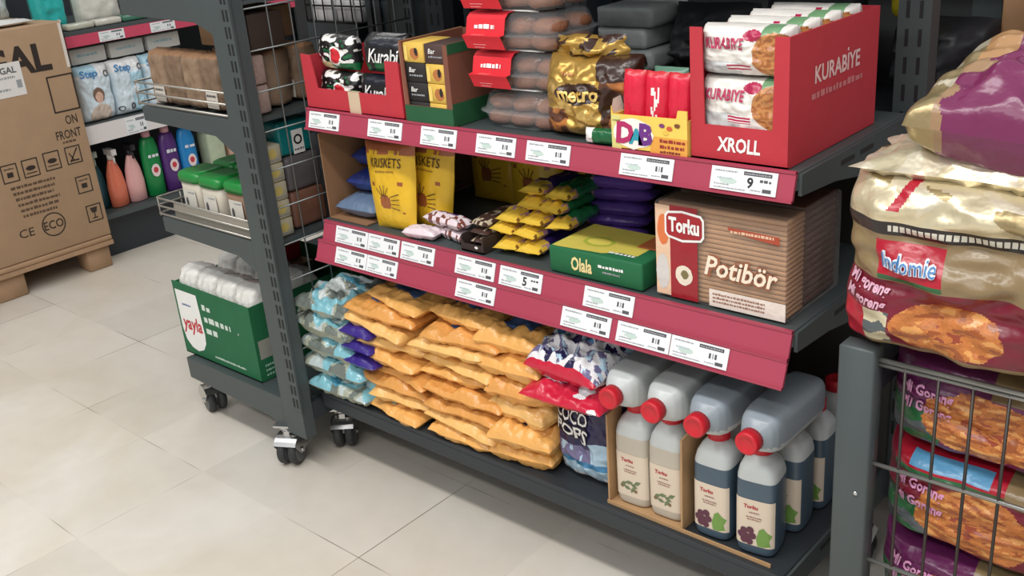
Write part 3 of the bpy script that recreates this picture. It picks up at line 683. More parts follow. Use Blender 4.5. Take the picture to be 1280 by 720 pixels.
for i in range(3):
    P = Pillow(.11, .16, .04, 3, .5, 150+i, .2, fn=lying(.16, .04)); m = MB(); P.add(m, lambda u, v, s: DP if i != 1 or v < .2 else SIL, 18, 20)
    if i == 0:
        q = Pillow(.11, .16, .115, 4, .4, 158, .2, fn=lying(.16, .115)); mq = MB(); q.add(mq, lambda u, v, s: SIL if nz(u*5, v*5) > 0 else WT[1], 18, 20)
        oq = mq.build('foil_pouch', org=(0, 0, 0)); oq.location = (-1.8, 1.49, ZB); tag(oq, 'silver grey pouch low on the shelf between the pale blue stack and the orange bags', 'pouch')
    o = m.build('snack_bag', org=(0, 0, 0)); o.location = (-1.822, 1.452, zz); zz += .0405
    tag(o, 'dark purple bag, %s of three wedged between the pale blue pouches and the orange bags' % ('lowest', 'middle', 'topmost')[i], 'snack bag', 'purple bags wedged on the bottom shelf')

# orange bags
ORB = [film((230, 172, 96), .3, .5), film((218, 156, 84), .3, .5), film((232, 184, 112), .3, .5)]; BLP = film((84, 108, 150)); 
OV = {}
for k in range(10):
    thick = k >= 6
    d = .056 if thick else .037; w = .165 if thick else (.2, .23, .215, .19, .24, .22)[k]
    P = Pillow(w, .21, d, 5, .36, 160+k, .42, fn=lying(.21, d), jag=.04, seal=.008)
    def oc(u, v, s, k=k):
        if s < 0 and .22 < v < .6 and .25 < u < .75: return BLP
        return ORB[k % 3]
    m = MB(); P.add(m, oc, 48, 36); OV[k] = m
OO = {}
def orange(k, x, y, z, rt, lab):
    if k in OO: return dup(OO[k], (x, y, z), rt, lab)
    o = OV[k].build('snack_bag', org=(0, 0, 0)); OO[k] = o; o.location = (x, y, z); o.rotation_euler = rt
    return tag(o, lab, 'snack bag', 'orange snack bags piled on the bottom shelf')
for row in range(9):
    xs = [-1.725, -1.52] if row % 2 == 0 else [-1.70, -1.49]
    for c, x in enumerate(xs):
        x += RND.uniform(-.02, .02)+(-.035 if c == 0 and row > 4 else 0)
        if row == 8: x += .05
        orange((row*2+c*3+row//3) % 6, x, 1.5+RND.uniform(-.02, .012), ZB+.0005+row*.0375+RND.uniform(0, .003), (RND.uniform(-.02, .09), RND.uniform(-.06, .07)+.02, RND.uniform(-.16, .12)),
               'orange snack bag, %s layer from the bottom of the pile, %s bag' % (ORD[row], ('left', 'middle')[c]))
for row in range(6):
    orange(6+(row*3) % 4, -1.342+RND.uniform(-.012, .012), 1.5+RND.uniform(-.01, .015), ZB+.0005+row*.0545, (RND.uniform(.0, .1), RND.uniform(-.06, .06), RND.uniform(-.1, .16)),
           'thick orange snack bag in the stack beside the cereal bags, %s from bottom' % ORD[row])

# cereal bags
CW = film((226, 224, 226), .22, .3); CN = film((40, 36, 74), .25, .3); CR = film((196, 32, 60), .25, .3); CB = film((64, 128, 172), .22, .3); CP = film((110, 104, 140), .25, .3); CL = film((168, 196, 214), .2, .3)
def coco(u, v, s):
    if v > .93: return CR
    if v < .1: return CW if nz(u*6, v*6) > -.2 else CL
    if v < .2: return CL
    if v < .27: return CB
    if u > .62: return (CL if v < .5 else CN) if v > .2 else CW
    if v < .42: return CP if nz(u*8, v*8) > -.1 else CL
    return CN
P = Pillow(.168, .22, .09, 3.2, .5, 171, .14, jag=.015)
t = thing('cereal_bag', 'navy and white bag of chocolate cereal standing upright beside the orange bags', 'cereal bag', (-1.178, 1.475, ZB), (0, 0, .0))
m = MB(); P.add(m, coco, 80, 88); m.build('bag_film', t, local=True)
m = MB()
for tx, y, sz, wd in (('COCO', .15, .044, .088), ('POPS', .112, .044, .092)):
    for q, mt, bd in ((.0025, ink((34, 26, 40)), .1), (.0045, WHITE, .015)): m.text(tx, sz, lambda a, b: P.S(-.026+a+.06*b, y+b-.12*a, q), mt, 'c', bd, 0, wd)
m.build('printed_lettering', t, local=True)
def coco2(u, v, s):
    q = nz(u*5, v*5, s); r_ = nz(u*11, v*11, s+3.)
    if v < .05 or v > .95: return CR
    if r_ > .06: return CW
    if q > .12: return CB if v > .4 else CP
    if q < -.2: return CN
    return CL if r_ < -.1 else (CW if q > 0 else CP)
for i, (x, y, z, w, h, d, rx) in enumerate(((-1.182, 1.462, .437, .2, .2, .05, .06), (-1.185, 1.482, .483, .19, .19, .09, .2))):
    P = Pillow(w, h, d, 2.8, .5, 175+i, .35, fn=lying(h, d), jag=.03); m = MB()
    P.add(m, (lambda u, v, s: CR if v < .5 and nz(u*5, v*7, 3) > -.25 else CW) if i == 0 else coco2, 90, 90)
    o = m.build('cereal_bag', org=(0, 0, 0)); o.location = (x, y, z); o.rotation_euler = (rx, 0, .06-.1*i)
    tag(o, ('crumpled red and white cereal bag squeezed between the two navy and white ones', 'crumpled white, blue and navy cereal bag lying on top of the cereal pile')[i], 'cereal bag')

# jugs of syrup
JG = M((192, 197, 196), .3, 0, .03, 20, 0, 60, name='milky_plastic'); JD = M((74, 92, 106), .3, 0, .05, 20, 0, 60, name='dark_syrup'); JT = M((188, 180, 164), .3, 0, .04, 20, 0, 60, name='tahini'); JDL = M((146, 157, 165), .3, 0, .05, 20, 0, 60, name='syrup_seen_through_plastic'); CAPM = M((196, 30, 44), .4, 0, .03, 20, 0, 60, name='red_cap'); LABM = M((214, 198, 178), .5, 0, .04, 20, 0, 60, name='jug_label')
def jug(dark, level, lyingdown):
    prof = [(0, .033, 3), (.003, .0375, 4), (.02, .039, 5), (.145, .039, 5), (.165, .0388, 4.2), (.18, .0365, 3.4), (.192, .031, 2.7), (.2, .024, 2.2), (.206, .018, 2), (.213, .018, 2)]
    n = 32; body = MB(); rings = []
    fine = []
    for i in range(len(prof)-1):
        for k in range(4):
            q = k/4; fine.append(tuple(prof[i][j]*(1-q)+prof[i+1][j]*q for j in range(3)))
    fine.append(prof[-1])
    for z, r, e in fine: rings.append(rrect(0, 0, z, r, r, e, n))
    liq = (JDL if lyingdown else JD) if dark else JT
    def mats(k, j):
        z = (fine[k][0]+fine[k+1][0])/2
        if lyingdown:
            y = rings[k][j][1]*.5+rings[k][(j+1) % n][1]*.5
            return liq if (-y) < level and dark else (JG if not dark else JG)
        return liq if z < level else JG
    body.loft(rings, mats)
    cap = MB(); cr = []
    for k, (r, h) in enumerate(((.0195, .207), (.0215, .208), (.0215, .229), (.02, .231), (.015, .2315), (.0142, .2305), (.004, .2305))):
        cr.append([(r*(1+(.03 if j % 2 and k in (1, 2) else 0))*math.cos(2*PI*j/40), r*(1+(.03 if j % 2 and k in (1, 2) else 0))*math.sin(2*PI*j/40), h) for j in range(40)])
    cap.loft(cr, lambda k, j: CAPM)
    lab = MB(); R = .0396
    def lp(x, y, k=0.0):            # wraps round the rounded front
        x = max(-.0372, min(.0372, x)); return (x, -(R+k)*(1-abs(x/R)**5)**.2, y)
    lab.grid(lambda u, v: lp((u-.5)*.0744, .022+v*.1), 24, 4, lambda u, v: LABM)
    lab.text('Torku', .011, lambda a, b: lp(-.006+a, .103+b, .0008), ink((176, 30, 40)), 'c', .03, .1)
    for y, w_ in ((.093, .02), (.083, .03), (.078, .026)): scribble(lab, lp, -w_/2, w_/2, y, .003, ink((150, 110, 100)), .0006)
    if dark:
        for gx, gy in ((-.014, .048), (-.006, .05), (-.018, .042), (-.01, .041), (-.003, .043), (-.014, .036), (-.007, .035)): ellF(lab, lp, gx*1.5+.002, .042+(gy-.042)*1.7, .0075, .0075, ink((92, 50, 66)), .0008, 10)
        lab.poly([lp(x*1.35+.002, .042+(y-.042)*1.5, .001) for x, y in ((.002, .04), (.006, .054), (.012, .058), (.018, .052), (.024, .048), (.02, .04), (.022, .032), (.012, .03), (.004, .03))], ink((112, 150, 72)))
    else:
        for lx, ly, a in ((-.016, .05, .6), (-.004, .055, .2), (.008, .05, -.4), (.016, .058, .5), (-.008, .042, -.3), (.006, .04, .9)):
            lab.poly([lp(lx+math.cos(a+t_)*.01*(1 if i % 2 == 0 else .45), ly+math.sin(a+t_)*.01*(1 if i % 2 == 0 else .45), .0008) for i, t_ in enumerate((0, PI/2, PI, 3*PI/2))], ink((106, 120, 84)))
        for lx, ly in ((-.02, .044), (.012, .038)): ellF(lab, lp, lx, ly, .004, .004, ink((120, 100, 70)), .0009, 9)
    return body, cap, lab
PROTO = {}
def place_jug(kind, loc, rot, label, group):
    if kind in PROTO: return dup(PROTO[kind], loc, rot, label, group)
    b, c, l = jug('dark' in kind, .162 if 'lie' not in kind else .02, 'lie' in kind)
    t = thing('plastic_jug', label, 'jug', loc, rot, group)
    b.build('bottle', t, local=True); c.build('cap', t, local=True)['label'] = 'red ribbed cap'; l.build('paper_label', t, local=True); PROTO[kind] = t; return t
SG = 'standing jugs with red caps on the bottom shelf'; LG = 'jugs lying on their sides on the bottom shelf'
for kind, x, y, lab in (('pale', -1.052, 1.462, 'beige filled jug standing in front, leftmost, beside the cereal bags'), ('pale', -.971, 1.462, 'beige filled jug standing in front, next to the cardboard divider'),
                        ('dark', -.868, 1.462, 'dark jug with grape label standing in front, just right of the cardboard divider'), ('dark', -.778, 1.462, 'dark jug with grape label standing in front, rightmost at the shelf end'),
                        ('dark', -.772, 1.56, 'dark jug with grape label standing second in the row along the right shelf end'), ('dark', -.77, 1.655, 'dark jug with grape label standing third in the row along the right shelf end'), ('dark', -.77, 1.75, 'dark jug with grape label standing last in the row along the right shelf end'),
                        ('dark', -.866, 1.56, 'dark jug with grape label standing behind the front jug right of the divider'), ('pale', -1.052, 1.56, 'beige filled jug standing behind the leftmost front jug'), ('pale', -.971, 1.56, 'beige filled jug standing behind the jug next to the divider')):
    place_jug(kind, (x, y, ZB+(.003 if kind == 'pale' else .0005)), (0, 0, RND.uniform(-.06, .06)+(.1 if x > -.9 else .05)), lab, SG)
for kind, x, lab in (('palelie', -1.052, 'white jug lying on the standing jugs with cap forward, leftmost of four'), ('palelie', -.955, 'white jug lying on the standing jugs with cap forward, second from left'),
                     ('darklie', -.862, 'grey blue jug lying on the standing jugs with cap forward, third from left'), ('darklie', -.757, 'grey blue jug lying on the standing jugs with cap forward, rightmost of four')):
    place_jug(kind, (x, 1.593, .5045), (PI/2, 0, .0), lab, LG)
t = thing('jug_carton', 'thin cardboard tray with upright side walls holding the jugs', 'carton', (-.9, 1.6, ZB))
KS = card((176, 140, 100)); m = MB(); m.box(-1.1, -.921, 1.41, 1.6, ZB, ZB+.0025, KS); m.build('tray_base', t)
for x in (-1.1, -.925):
    m = MB(); m.prism([(1.412, ZB+.0025), (1.82, ZB+.0025), (1.82, .44), (1.47, .44), (1.416, .43)], 'x', x, x+.004, KS); m.build('divider_wall', t)
m = MB(); m.box(-1.1, -.73, 1.408, 1.411, ZB-.001, ZB+.007, KS); m.build('front_lip', t)

# ================================================================ LEFT RACK (gondola seen from its end)
RX0, RX1, RY = -2.118, -2.032, 1.33
rack = thing('end_rack', 'tall grey slotted rack on casters with wire mesh side, left of main bay', 'shelf', (-2.3, 1.9, 0))
for y0 in (RY, 1.88):
    m = MB(); m.box(RX0, RX1, y0, y0+.035, .105, 1.95, FRAME)
    m.box(RX1-.03, RX1+.004, y0-.004, y0+.004, .19, 1.95, FRAME)
    z = .2
    while z < 1.93:
        for dx in (-.021, -.007): m.box(RX1+dx-.0032, RX1+dx+.0032, y0-.0052, y0-.0035, z, z+.026, ink((20, 22, 24)))
        z += .038
    bevel(m.build('upright', rack), .002)
def arm(y0, z1, h0, h1, x0):
    m = MB(); m.prism([(x0, z1), (x0, z1-h0), (x0+.14, z1-h0-.004), (RX0-.07, z1-h0-.01), (RX0, z1-h1), (RX0, z1)], 'y', y0, y0+.02, FRAME)
    return bevel(m.build('shelf_bracket', rack), .002)
RS = [(.206, .066, .1, -2.576), (.648, .042, .085, -2.535), (.957, .038, .085, -2.515), (1.236, .045, .08, -2.515)]
for z, h0, h1, x0 in RS:
    arm(RY, z, h0, h1, x0); arm(1.88, z, h0, h1, x0)
    m = MB(); m.box(x0+.004, RX1-.02, RY+.02, 1.88, z-.012, z-.002, FRAME); m.box(x0, x0+.008, RY+.02, 1.88, z-h0, z-.002, FRAME); m.build('rack_shelf', rack)
m = MB(); m.box(RX0, RX1, RY+.036, 1.88, .15, .2, FRAMED); m.build('base_rail', rack)
for x, y, a in ((-2.135, 1.355, -62), (-2.6, 1.4, -15), (-2.085, 1.5, -50), (-2.56, 1.84, 40)): caster('caster', rack, x, y, .12 if x > -2.2 else .14, .046, a)
m = MB(); y = RY+.04
while y < 1.88: m.tube([(-2.04, y, .22), (-2.04, y, 1.92)], .0022, WIRE, 5); y += .065
z = .26
while z < 1.92: m.tube([(-2.0385, RY+.03, z), (-2.0385, 1.88, z)], .0022, WIRE, 5); z += .0825*1.15
m.build('wire_mesh', rack)
for z, x0, hh in ((.957, -2.535, .055), (.648, -2.55, .045)):
    m = MB()
    for k in range(3): m.tube([(x0, 1.87, z+.008+hh*k/2), (x0, RY+.006, z+.008+hh*k/2), (x0+.004, RY+.002, z+.008+hh*k/2), (RX0, RY+.002, z+.008+hh*k/2)], .0026, M((176, 172, 164), .3, .6, .05, 30, name='bright_wire'), 6)
    y = RY+.006
    while y < 1.87: m.tube([(x0, y, z), (x0, y, z+.01+hh)], .002, M((176, 172, 164), .3, .6, .05, 30, name='bright_wire'), 5); y += .07
    m.build('wire_guard', rack)

# goods on the rack
def pack_box(name, label, cat, x0, x1, y0, y1, z0, z1, mat, r=.004, deco=None, group=None):
    t = MB(); t.rbox(x0, x1, y0, y1, z0, z1, r, mat, 2)
    if deco: deco(t)
    return tag(t.build(name), label, cat, group)
KB_ = M((138, 114, 92), .6, 0, .09, 22, .2, 40, name='kraft_bag'); KB2 = M((120, 98, 78), .6, 0, .09, 22, .2, 40, name='kraft_bag')
Pk = [Pillow(.076, .142, .076, 7, .22, 180+i, .1, jag=.02) for i in range(2)]
gk = 'brown paper packets on the upper rack shelf'
def packet(i, x, y, z, label, mt, lab=False):
    m = MB(); Pk[i % 2].add(m, lambda u, v, s: (KRAFTD if v > .93 else mt), 16, 24)
    t = None
    o = m.build('paper_packet', org=(0, 0, 0)); o.location = (x, y, z); tag(o, label, 'packet', gk)
    if lab:
        m = MB(); F = face((0, -.0405, 0), (1, 0, 0), (0, 0, 1), (0, -1, 0)); m.box(-.018, .03, -.0425, -.041, .012, .055, ink((206, 198, 186))); scribble(m, F, -.014, .024, .04, .005, DGREY, .003); scribble(m, F, -.014, .02, .028, .004, LGREY, .003); m.build('paper_label', o, local=True)
for i, x in enumerate((-2.462, -2.383, -2.304, -2.222)): packet(i, x, 1.4, .9575, 'brown paper packet at the rack end, %s from the left' % ORD[i], KB_ if i % 2 == 0 else KB2, i in (0, 3))
for j in range(2):
    for i, x in enumerate((-2.30, -2.222, -2.145)): packet(i+j, x, 1.487+.087*j, .9575, 'brown paper packet %s behind the rack end, %s column' % (('one row', 'two rows')[j], ('left', 'middle', 'right')[i]), KB2 if (i+j) % 2 else KB_, i == 2)
PKT = M((176, 152, 142), .4, 0, .25, 70, .2, 40, name='speckled_packet')
for k in range(2):
    m = MB(); m.rbox(-2.16, -2.075, 1.372, 1.43, .9575+.07*k, .9575+.07*k+.068, .006, PKT, 2); tag(m.build('speckled_pack'), 'pinkish speckled pack by the slotted post on the upper rack shelf, %s' % ('lower', 'upper')[k], 'packet', 'speckled packs by the slotted post')
t = thing('shipping_carton', 'brown cardboard carton standing on the row of brown paper packets', 'carton', (-2.25, 1.5, 1.108))
m = MB(); m.rbox(-2.335, -2.195, 1.43, 1.62, 1.106, 1.185, .003, KRAFT, 1); m.build('carton_body', t)
m = MB(); F = front_face(-2.335, 1.43, 1.106); rectF(m, F, .06, .13, .045, .07, ink((70, 74, 60))); [rectF(m, F, .066+.008*i, .069+.008*i, .01, .04, KRAFTD) for i in range(8)]; m.build('printed_mark', t)
pack_box('shade_block', 'dark brown block standing in for shade behind the wire mesh beside the upper brown carton', 'box', -2.185, -2.075, 1.4, 1.5, 1.106, 1.19, M((62, 48, 40), .6, 0, .1, 20, name='shade_brown'), .004)  # added block; its dark colour stands in for shade below the shelf above
# lidded tubs
LID = M((32, 132, 58), .3, 0, .05, 20, 0, 60, name='green_lid'); TUB = M((200, 192, 176), .4, 0, .06, 20, 0, 60, name='tub'); TUB2 = M((140, 110, 90), .5, 0, .1, 20, 0, 60, name='tub_brown')
gt = 'green lidded tubs on the middle rack shelf'
for i, (x, y, mt) in enumerate(((-2.44, 1.42, TUB), (-2.335, 1.415, TUB), (-2.225, 1.42, TUB2), (-2.44, 1.53, TUB), (-2.335, 1.53, TUB))):
    t = thing('lidded_tub', '%s tub with green lid on the middle rack shelf, %s' % ('cream' if mt is TUB else 'brown', ('leftmost in front', 'middle in front', 'nearest the slotted post', 'leftmost in the second row', 'second in the second row')[i]), 'tub', (x, y, .6475), (0, 0, 0), gt)
    m = MB(); m.loft([rrect(x, y, .6475+h, r_, r_, 5) for h, r_ in ((0, .041), (.004, .043), (.06, .046), (.1, .048))], lambda k, j: mt)
    F = front_face(x-.045, y-.0475, .6475); rectF(m, F, .016, .075, .02, .08, ink((206, 202, 192)), .001); ellF(m, F, .03, .045, .006, .014, DGREY, .0016, 10, .3, i); scribble(m, F, .04, .07, .07, .004, LGREY, .0016); m.build('tub_body', t)
    m = MB(); m.loft([rrect(x, y, .6475+h, r_, r_, 5) for h, r_ in ((.1, .0515), (.116, .052), (.124, .049), (.128, .04), (.127, .02))], lambda k, j: LID); m.build('lid', t)
t = thing('foil_tray', 'shallow silver grey tray in front of the green lidded tubs', 'tray', (-2.36, 1.355, .648))
m = MB(); m.box(-2.5, -2.14, 1.352, 1.37, .6475, .6487, M((170, 164, 152), .35, .3, name='dull_foil')); m.box(-2.5, -2.14, 1.352, 1.3535, .6487, .685, M((170, 164, 152), .35, .3, name='dull_foil')); m.build('tray_body', t)
CBX = M((196, 188, 162), .6, 0, .08, 20, 0, 60, name='cream_box')
for k in range(5):
    m = MB(); m.rbox(-2.175, -2.07, 1.375, 1.43, .6475+.047*k, .6475+.047*k+.045, .003, CBX, 1); F = side_face(-2.07, 1.375, .6475+.047*k); ellF(m, F, .028, .024, .012, .012, ink((206, 186, 110)), .0006, 12, .2, k); scribble(m, F, .006, .05, .006, .004, LGREY)
    tag(m.build('cream_box'), 'small cream box by the slotted post, %s from the bottom of its stack' % ORD[k], 'box', 'cream boxes stacked by the slotted post')
TE = film((20, 122, 124)); m = MB(); m.rbox(-2.2, -2.09, 1.44, 1.545, .838, .925, .01, TE, 3)
for i, (z0, z1, mt) in enumerate(((.6475, .745, M((120, 82, 66), .5, 0, .2, 40, name='brown_pack')), (.746, .835, M((96, 90, 92), .5, 0, .2, 40, name='dull_pack')))):
    q = MB(); q.rbox(-2.2, -2.085, 1.445, 1.555, z0, z1, .012, mt, 3); tag(q.build('snack_pack'), ('brown pack at the bottom behind the rack mesh, under the grey one', 'dull grey pack behind the rack mesh, under the teal pack')[i], 'packet')
F = side_face(-2.09, 1.44, .838); rectF(m, F, .04, .075, .0, .06, WHITE, .0008); ringF(m, F, .0575, .035, .013, .005, BLACK, .0014, 14); scribble(m, F, .044, .072, .008, .006, DGREY, .0014)
tag(m.build('teal_pack'), 'teal pack with a white square print behind the rack mesh', 'packet')
# green carton of white packs
GY = card((26, 100, 62)); t = thing('rice_carton', 'green open cardboard carton with white shield label holding white packs, bottom rack shelf', 'carton', (-2.4, 1.55, .207))
m = MB(); open_carton(m, -2.612, -2.235, 1.355, 1.78, .2065, .43, GY, [(-2.612, .2065), (-2.235, .2065), (-2.235, .43), (-2.612, .435)], GY)
m.build('carton_body', t)
m = MB(); F = front_face(-2.612, 1.355, .2065)
m.poly([F(x*1.22, .205+(y-.2)*1.1, .0008) for x, y in ((.008, .2), (.098, .2), (.104, .09), (.1, .062), (.085, .04), (.06, .03), (.035, .036), (.016, .055), (.008, .09))], WHITE)
m.text('yayla', .06, lambda a, b: F(.068+a, .085+b+a*.02, .0016), ink((196, 40, 50)), 'c', .02, .15, .1); scribble(m, F, .035, .08, .16, .006, ink((80, 100, 150)), .0016)
scribble(m, F, .14, .18, .165, .018, ink((206, 220, 210)), .0008); scribble(m, F, .14, .27, .128, .018, ink((206, 220, 210)), .0008); scribble(m, F, .14, .195, .092, .018, ink((206, 220, 210)), .0008); scribble(m, F, .16, .31, .02, .007, ink((190, 210, 198)), .0008)
F = side_face(-2.235, 1.355, .2065); m.text('yayla', .085, lambda a, b: F(.1+a, .15+b, .0008), ink((214, 224, 216)), 'l', .015, .2, .2); rectF(m, F, .01, .12, .065, .12, card((150, 150, 140)), .0006); [scribble(m, F, .02, .12, .04-.014*i, .007, ink((160, 196, 176)), .0008) for i in range(3)]
m.build('printed_panel', t)
WPK = M((222, 220, 214), .25, 0, .1, 30, .4, 45, name='white_wrap'); RP = film((196, 26, 56))
o0 = None
for i in range(4):
    for j in range(2):
        loc = (-2.565+.093*i, 1.42+.13*j, .2105); lab = 'white wrapped pack in the green carton, %s from the left in the %s row' % (ORD[i], ('front', 'second')[j])
        if o0 is None:
            P = Pillow(.09, .26, .11, 5, .3, 190, .16); m = MB(); P.add(m, lambda u, v, s: WPK, 18, 30); o0 = m.build('white_pack', org=(0, 0, 0)); o0.location = loc; tag(o0, lab, 'packet', 'white packs in the green carton')
        else: dup(o0, loc, (0, 0, RND.uniform(-.06, .06)), lab)
m = MB(); m.rbox(-2.6, -2.5, 1.63, 1.74, .4, .56, .006, RP, 2); m.box(-2.6, -2.45, 1.63, 1.74, .211, .4, card((150, 120, 90))); tag(m.build('red_pack'), 'red pack standing behind the white packs in the green carton', 'packet')

# ================================================================ PALLET AND BIG CARTON
BXX = -4.13
t = thing('wooden_pallet', 'worn wooden pallet on the floor under the big brown carton', 'pallet', (-4.6, 1.5, 0))
WOOD = M((166, 134, 104), .8, 0, .14, 14, .2, 60, name='pallet_wood')
for y0, y1 in ((1.405, 1.525), (1.795, 1.9), (1.02, 1.13)):
    for x0 in (-4.24, -4.56, -4.87+.0):
        m = MB(); m.rbox(x0, x0+.1, y0, y1, .001, .1, .004, WOOD, 1); m.build('block', t)
m = MB(); m.box(-4.865, BXX+.012, 1.0, 1.915, .1, .118, WOOD); m.build('stringer_board', t)
for k in range(5):
    x0 = -4.865+.152*k; m = MB(); m.rbox(x0, x0+(.145 if k < 4 else .135), 1.0, 1.915, .1185, .139, .003, WOOD, 1); m.build('deck_board', t)
BOX = card((168, 138, 108)); t = thing('shipping_carton', 'big brown cardboard carton with black print standing on the pallet', 'carton', (-4.5, 1.4, .14))
m = MB(); m.rbox(-4.86, BXX, .98, 1.92, .14, 1.042, .006, BOX, 2); m.build('carton_body', t)
m = MB(); F = face((BXX, 0, 0), (0, 1, 0), (0, 0, 1), (1, 0, 0)); PRN = ink((46, 36, 32)); PRL = ink((92, 70, 54))
m.text('REGAL', .145, lambda a, b: F(1.845+a, .868+b+a*-.02, .001), PRN, 'r', .035, 0, .42)
frameF(m, F, 1.807, 1.93-.012, .69, .838, .006, PRN, .001)
m.text('ON', .052, lambda a, b: F(1.868+a, .638+b, .001), PRN, 'c', .008, 0, .05); m.text('FRONT', .05, lambda a, b: F(1.843+a, .583+b, .001), PRN, 'c', .008, 0, .106); scribble(m, F, 1.81, 1.87, .565, .01, PRL, .001)
def icon(y, z, s_, kind):
    frameF(m, F, y, y+s_, z, z+s_*1.12, .0045, PRN, .001)
    c = (y+s_/2, z+s_*.56)
    if kind == 'glass':
        m.poly([F(c[0]-.016, c[1]+.024, .001), F(c[0]-.01, c[1]+.002, .001), F(c[0]+.01, c[1]+.002, .001), F(c[0]+.016, c[1]+.024, .001)], PRN); rectF(m, F, c[0]-.002, c[0]+.002, c[1]-.02, c[1]+.004, PRN, .001); rectF(m, F, c[0]-.012, c[0]+.012, c[1]-.024, c[1]-.019, PRN, .001)
    elif kind == 'eye': ellF(m, F, c[0], c[1], .02, .01, PRN, .001, 14, .1); rectF(m, F, c[0]-.022, c[0]+.022, c[1]-.022, c[1]-.018, PRN, .001)
    elif kind == 'slash':
        m.poly([F(c[0]-.02, c[1]-.026, .001), F(c[0]-.016, c[1]-.028, .001), F(c[0]+.022, c[1]+.024, .001), F(c[0]+.018, c[1]+.028, .001)], PRN); rectF(m, F, c[0]-.018, c[0]+.02, c[1]-.026, c[1]-.02, PRN, .001); m.poly([F(c[0]-.02, c[1]+.01, .001), F(c[0]-.016, c[1]+.012, .001), F(c[0], c[1]-.02, .001), F(c[0]-.004, c[1]-.022, .001)], PRN)
    else: rectF(m, F, c[0]-.012, c[0]+.012, c[1]-.016, c[1]+.004, PRN, .001); scribble(m, F, c[0]-.02, c[0]+.02, c[1]+.016, .005, PRN, .001)
icon(1.54, .465, .066, 'box'); icon(1.625, .467, .066, 'eye'); icon(1.715, .472, .068, 'eye'); icon(1.808, .475, .066, 'slash')
icon(1.822, .345, .066, 'box'); icon(1.836, .215, .066, 'glass')
m.text('CE', .05, lambda a, b: F(1.545+a, .235+b, .001), PRN, 'l', .0, 0, .062)
ringF(m, F, 1.69, .255, .05, .005, PRN, .001, 28); m.text('ECO', .05, lambda a, b: F(1.69+a, .238+b, .001), PRN, 'c', .01, 0, .082)
for i in range(6): scribble(m, F, 1.56+.004*i, 1.745-.01*(i % 3), .435-.024*i, .012, PRL, .001)
m.build('printed_marks', t)
m = MB(); m.box(BXX+.0005, BXX+.0014, 1.56, 1.72, .79, .92, ink((222, 218, 214))); m.text('REGAL', .034, lambda a, b: F(1.6+a, .88+b, .002), DGREY, 'l', .02, 0, .1); scribble(m, F, 1.6, 1.69, .86, .009, LGREY, .002); scribble(m, F, 1.575, 1.66, .815, .009, LGREY, .002); rectF(m, F, 1.69, 1.71, .82, .85, LGREY, .002); m.build('paper_label', t)
m = MB(); m.box(BXX-.02, BXX+.0012, 1.918, 1.9215, .86, 1.045, ink((214, 206, 196))); m.box(BXX-.0, BXX+.0012, 1.905, 1.9215, .86, 1.035, ink((214, 206, 196))); m.build('tape', t)
P = Pillow(.2, .8, .025, 3, .5, 201, .6, fn=lying(.8, .025)); m = MB(); P.add(m, lambda u, v, s: M((226, 224, 220), .3, 0, .05, 20, .4, 30, name='packing_sheet'), 24, 40)
o = m.build('packing_sheet', org=(0, 0, 0)); o.location = (-4.255, 1.44, 1.0435); o.rotation_euler = (0, 0, .04); tag(o, 'crumpled white plastic sheet lying along the front top edge of the big brown carton', 'plastic sheet')
for i, (y, c, nm) in enumerate(((1.46, (44, 160, 156), 'teal pack on top of the big carton, furthest from its corner'), (1.58, (206, 212, 208), 'white film pack on top of the big carton between two teal ones'), (1.7, (40, 150, 148), 'teal pack on top of the big carton, middle of the row'), (1.82, (198, 206, 204), 'white film pack on top of the big carton nearest its corner'))):
    P = Pillow(.115, .26, .1, 4, .35, 203+i, .25); m = MB(); P.add(m, lambda u, v, s: film(c, .2, .4), 20, 24)
    o = m.build('soft_pack', org=(0, 0, 0)); o.location = (-4.5, y, 1.0425); o.rotation_euler = (0, 0, PI/2); tag(o, nm, 'packet')

# ================================================================ SHELF BEHIND THE BIG CARTON
SX = -4.2; wl = thing('wall_shelf', 'grey shelving with pink price rails along the left, behind the big brown carton', 'shelf', (-4.4, 2.3, 0))
Y0w, Y1w = 1.94, 3.6
for z, nm in ((.205, 'shelf_deck'), (.6, 'shelf_deck'), (.985, 'shelf_deck')):
    m = MB(); m.box(-4.86, SX-.004, Y0w, Y1w, z-.025, z, FRAME); m.build(nm, wl)
m = MB(); m.box(-4.86, SX-.06, Y0w, Y1w, .0, .17, FRAMED); m.build('plinth', wl)
m = MB(); m.box(-4.866, -4.861, Y0w, Y1w, 0, 1.9, FRAMED); m.build('back_panel', wl)
for y in (Y0w, 2.8, Y1w-.03): m = MB(); m.box(-4.86, -4.82, y, y+.03, .17, 1.9, FRAME); m.build('upright', wl)
PKR = M((196, 70, 96), .45, 0, .04, 6, name='pink_rail'); PALE = M((220, 214, 212), .45, 0, .04, 6, name='pale_rail')
def wall_rail(z0, z1, mat, tags, off=.0):
    m = MB(); m.box(SX-.006, SX+off, Y0w, Y1w, z0, z1, mat); p = m.build('price_rail', wl); F = face((SX+off, 0, z0), (0, 1, 0), (0, 0, 1), (1, 0, 0))
    for i, (a, b) in enumerate(tags): price_tag(p, lambda x, y, k=0: F(x, y+.002, k), a, b, z1-z0-.004, 70+i)
wall_rail(.922, .967, PKR, [(2.1, 2.215), (2.34, 2.46), (2.6, 2.72)]); wall_rail(.52, .595, PALE, [(2.12, 2.22), (2.4, 2.5)], .015)
DI = [film((206, 220, 228), .25, .2), film((170, 206, 222), .25, .2), film((178, 134, 110), .3, .1), film((226, 226, 226), .25, .2)]
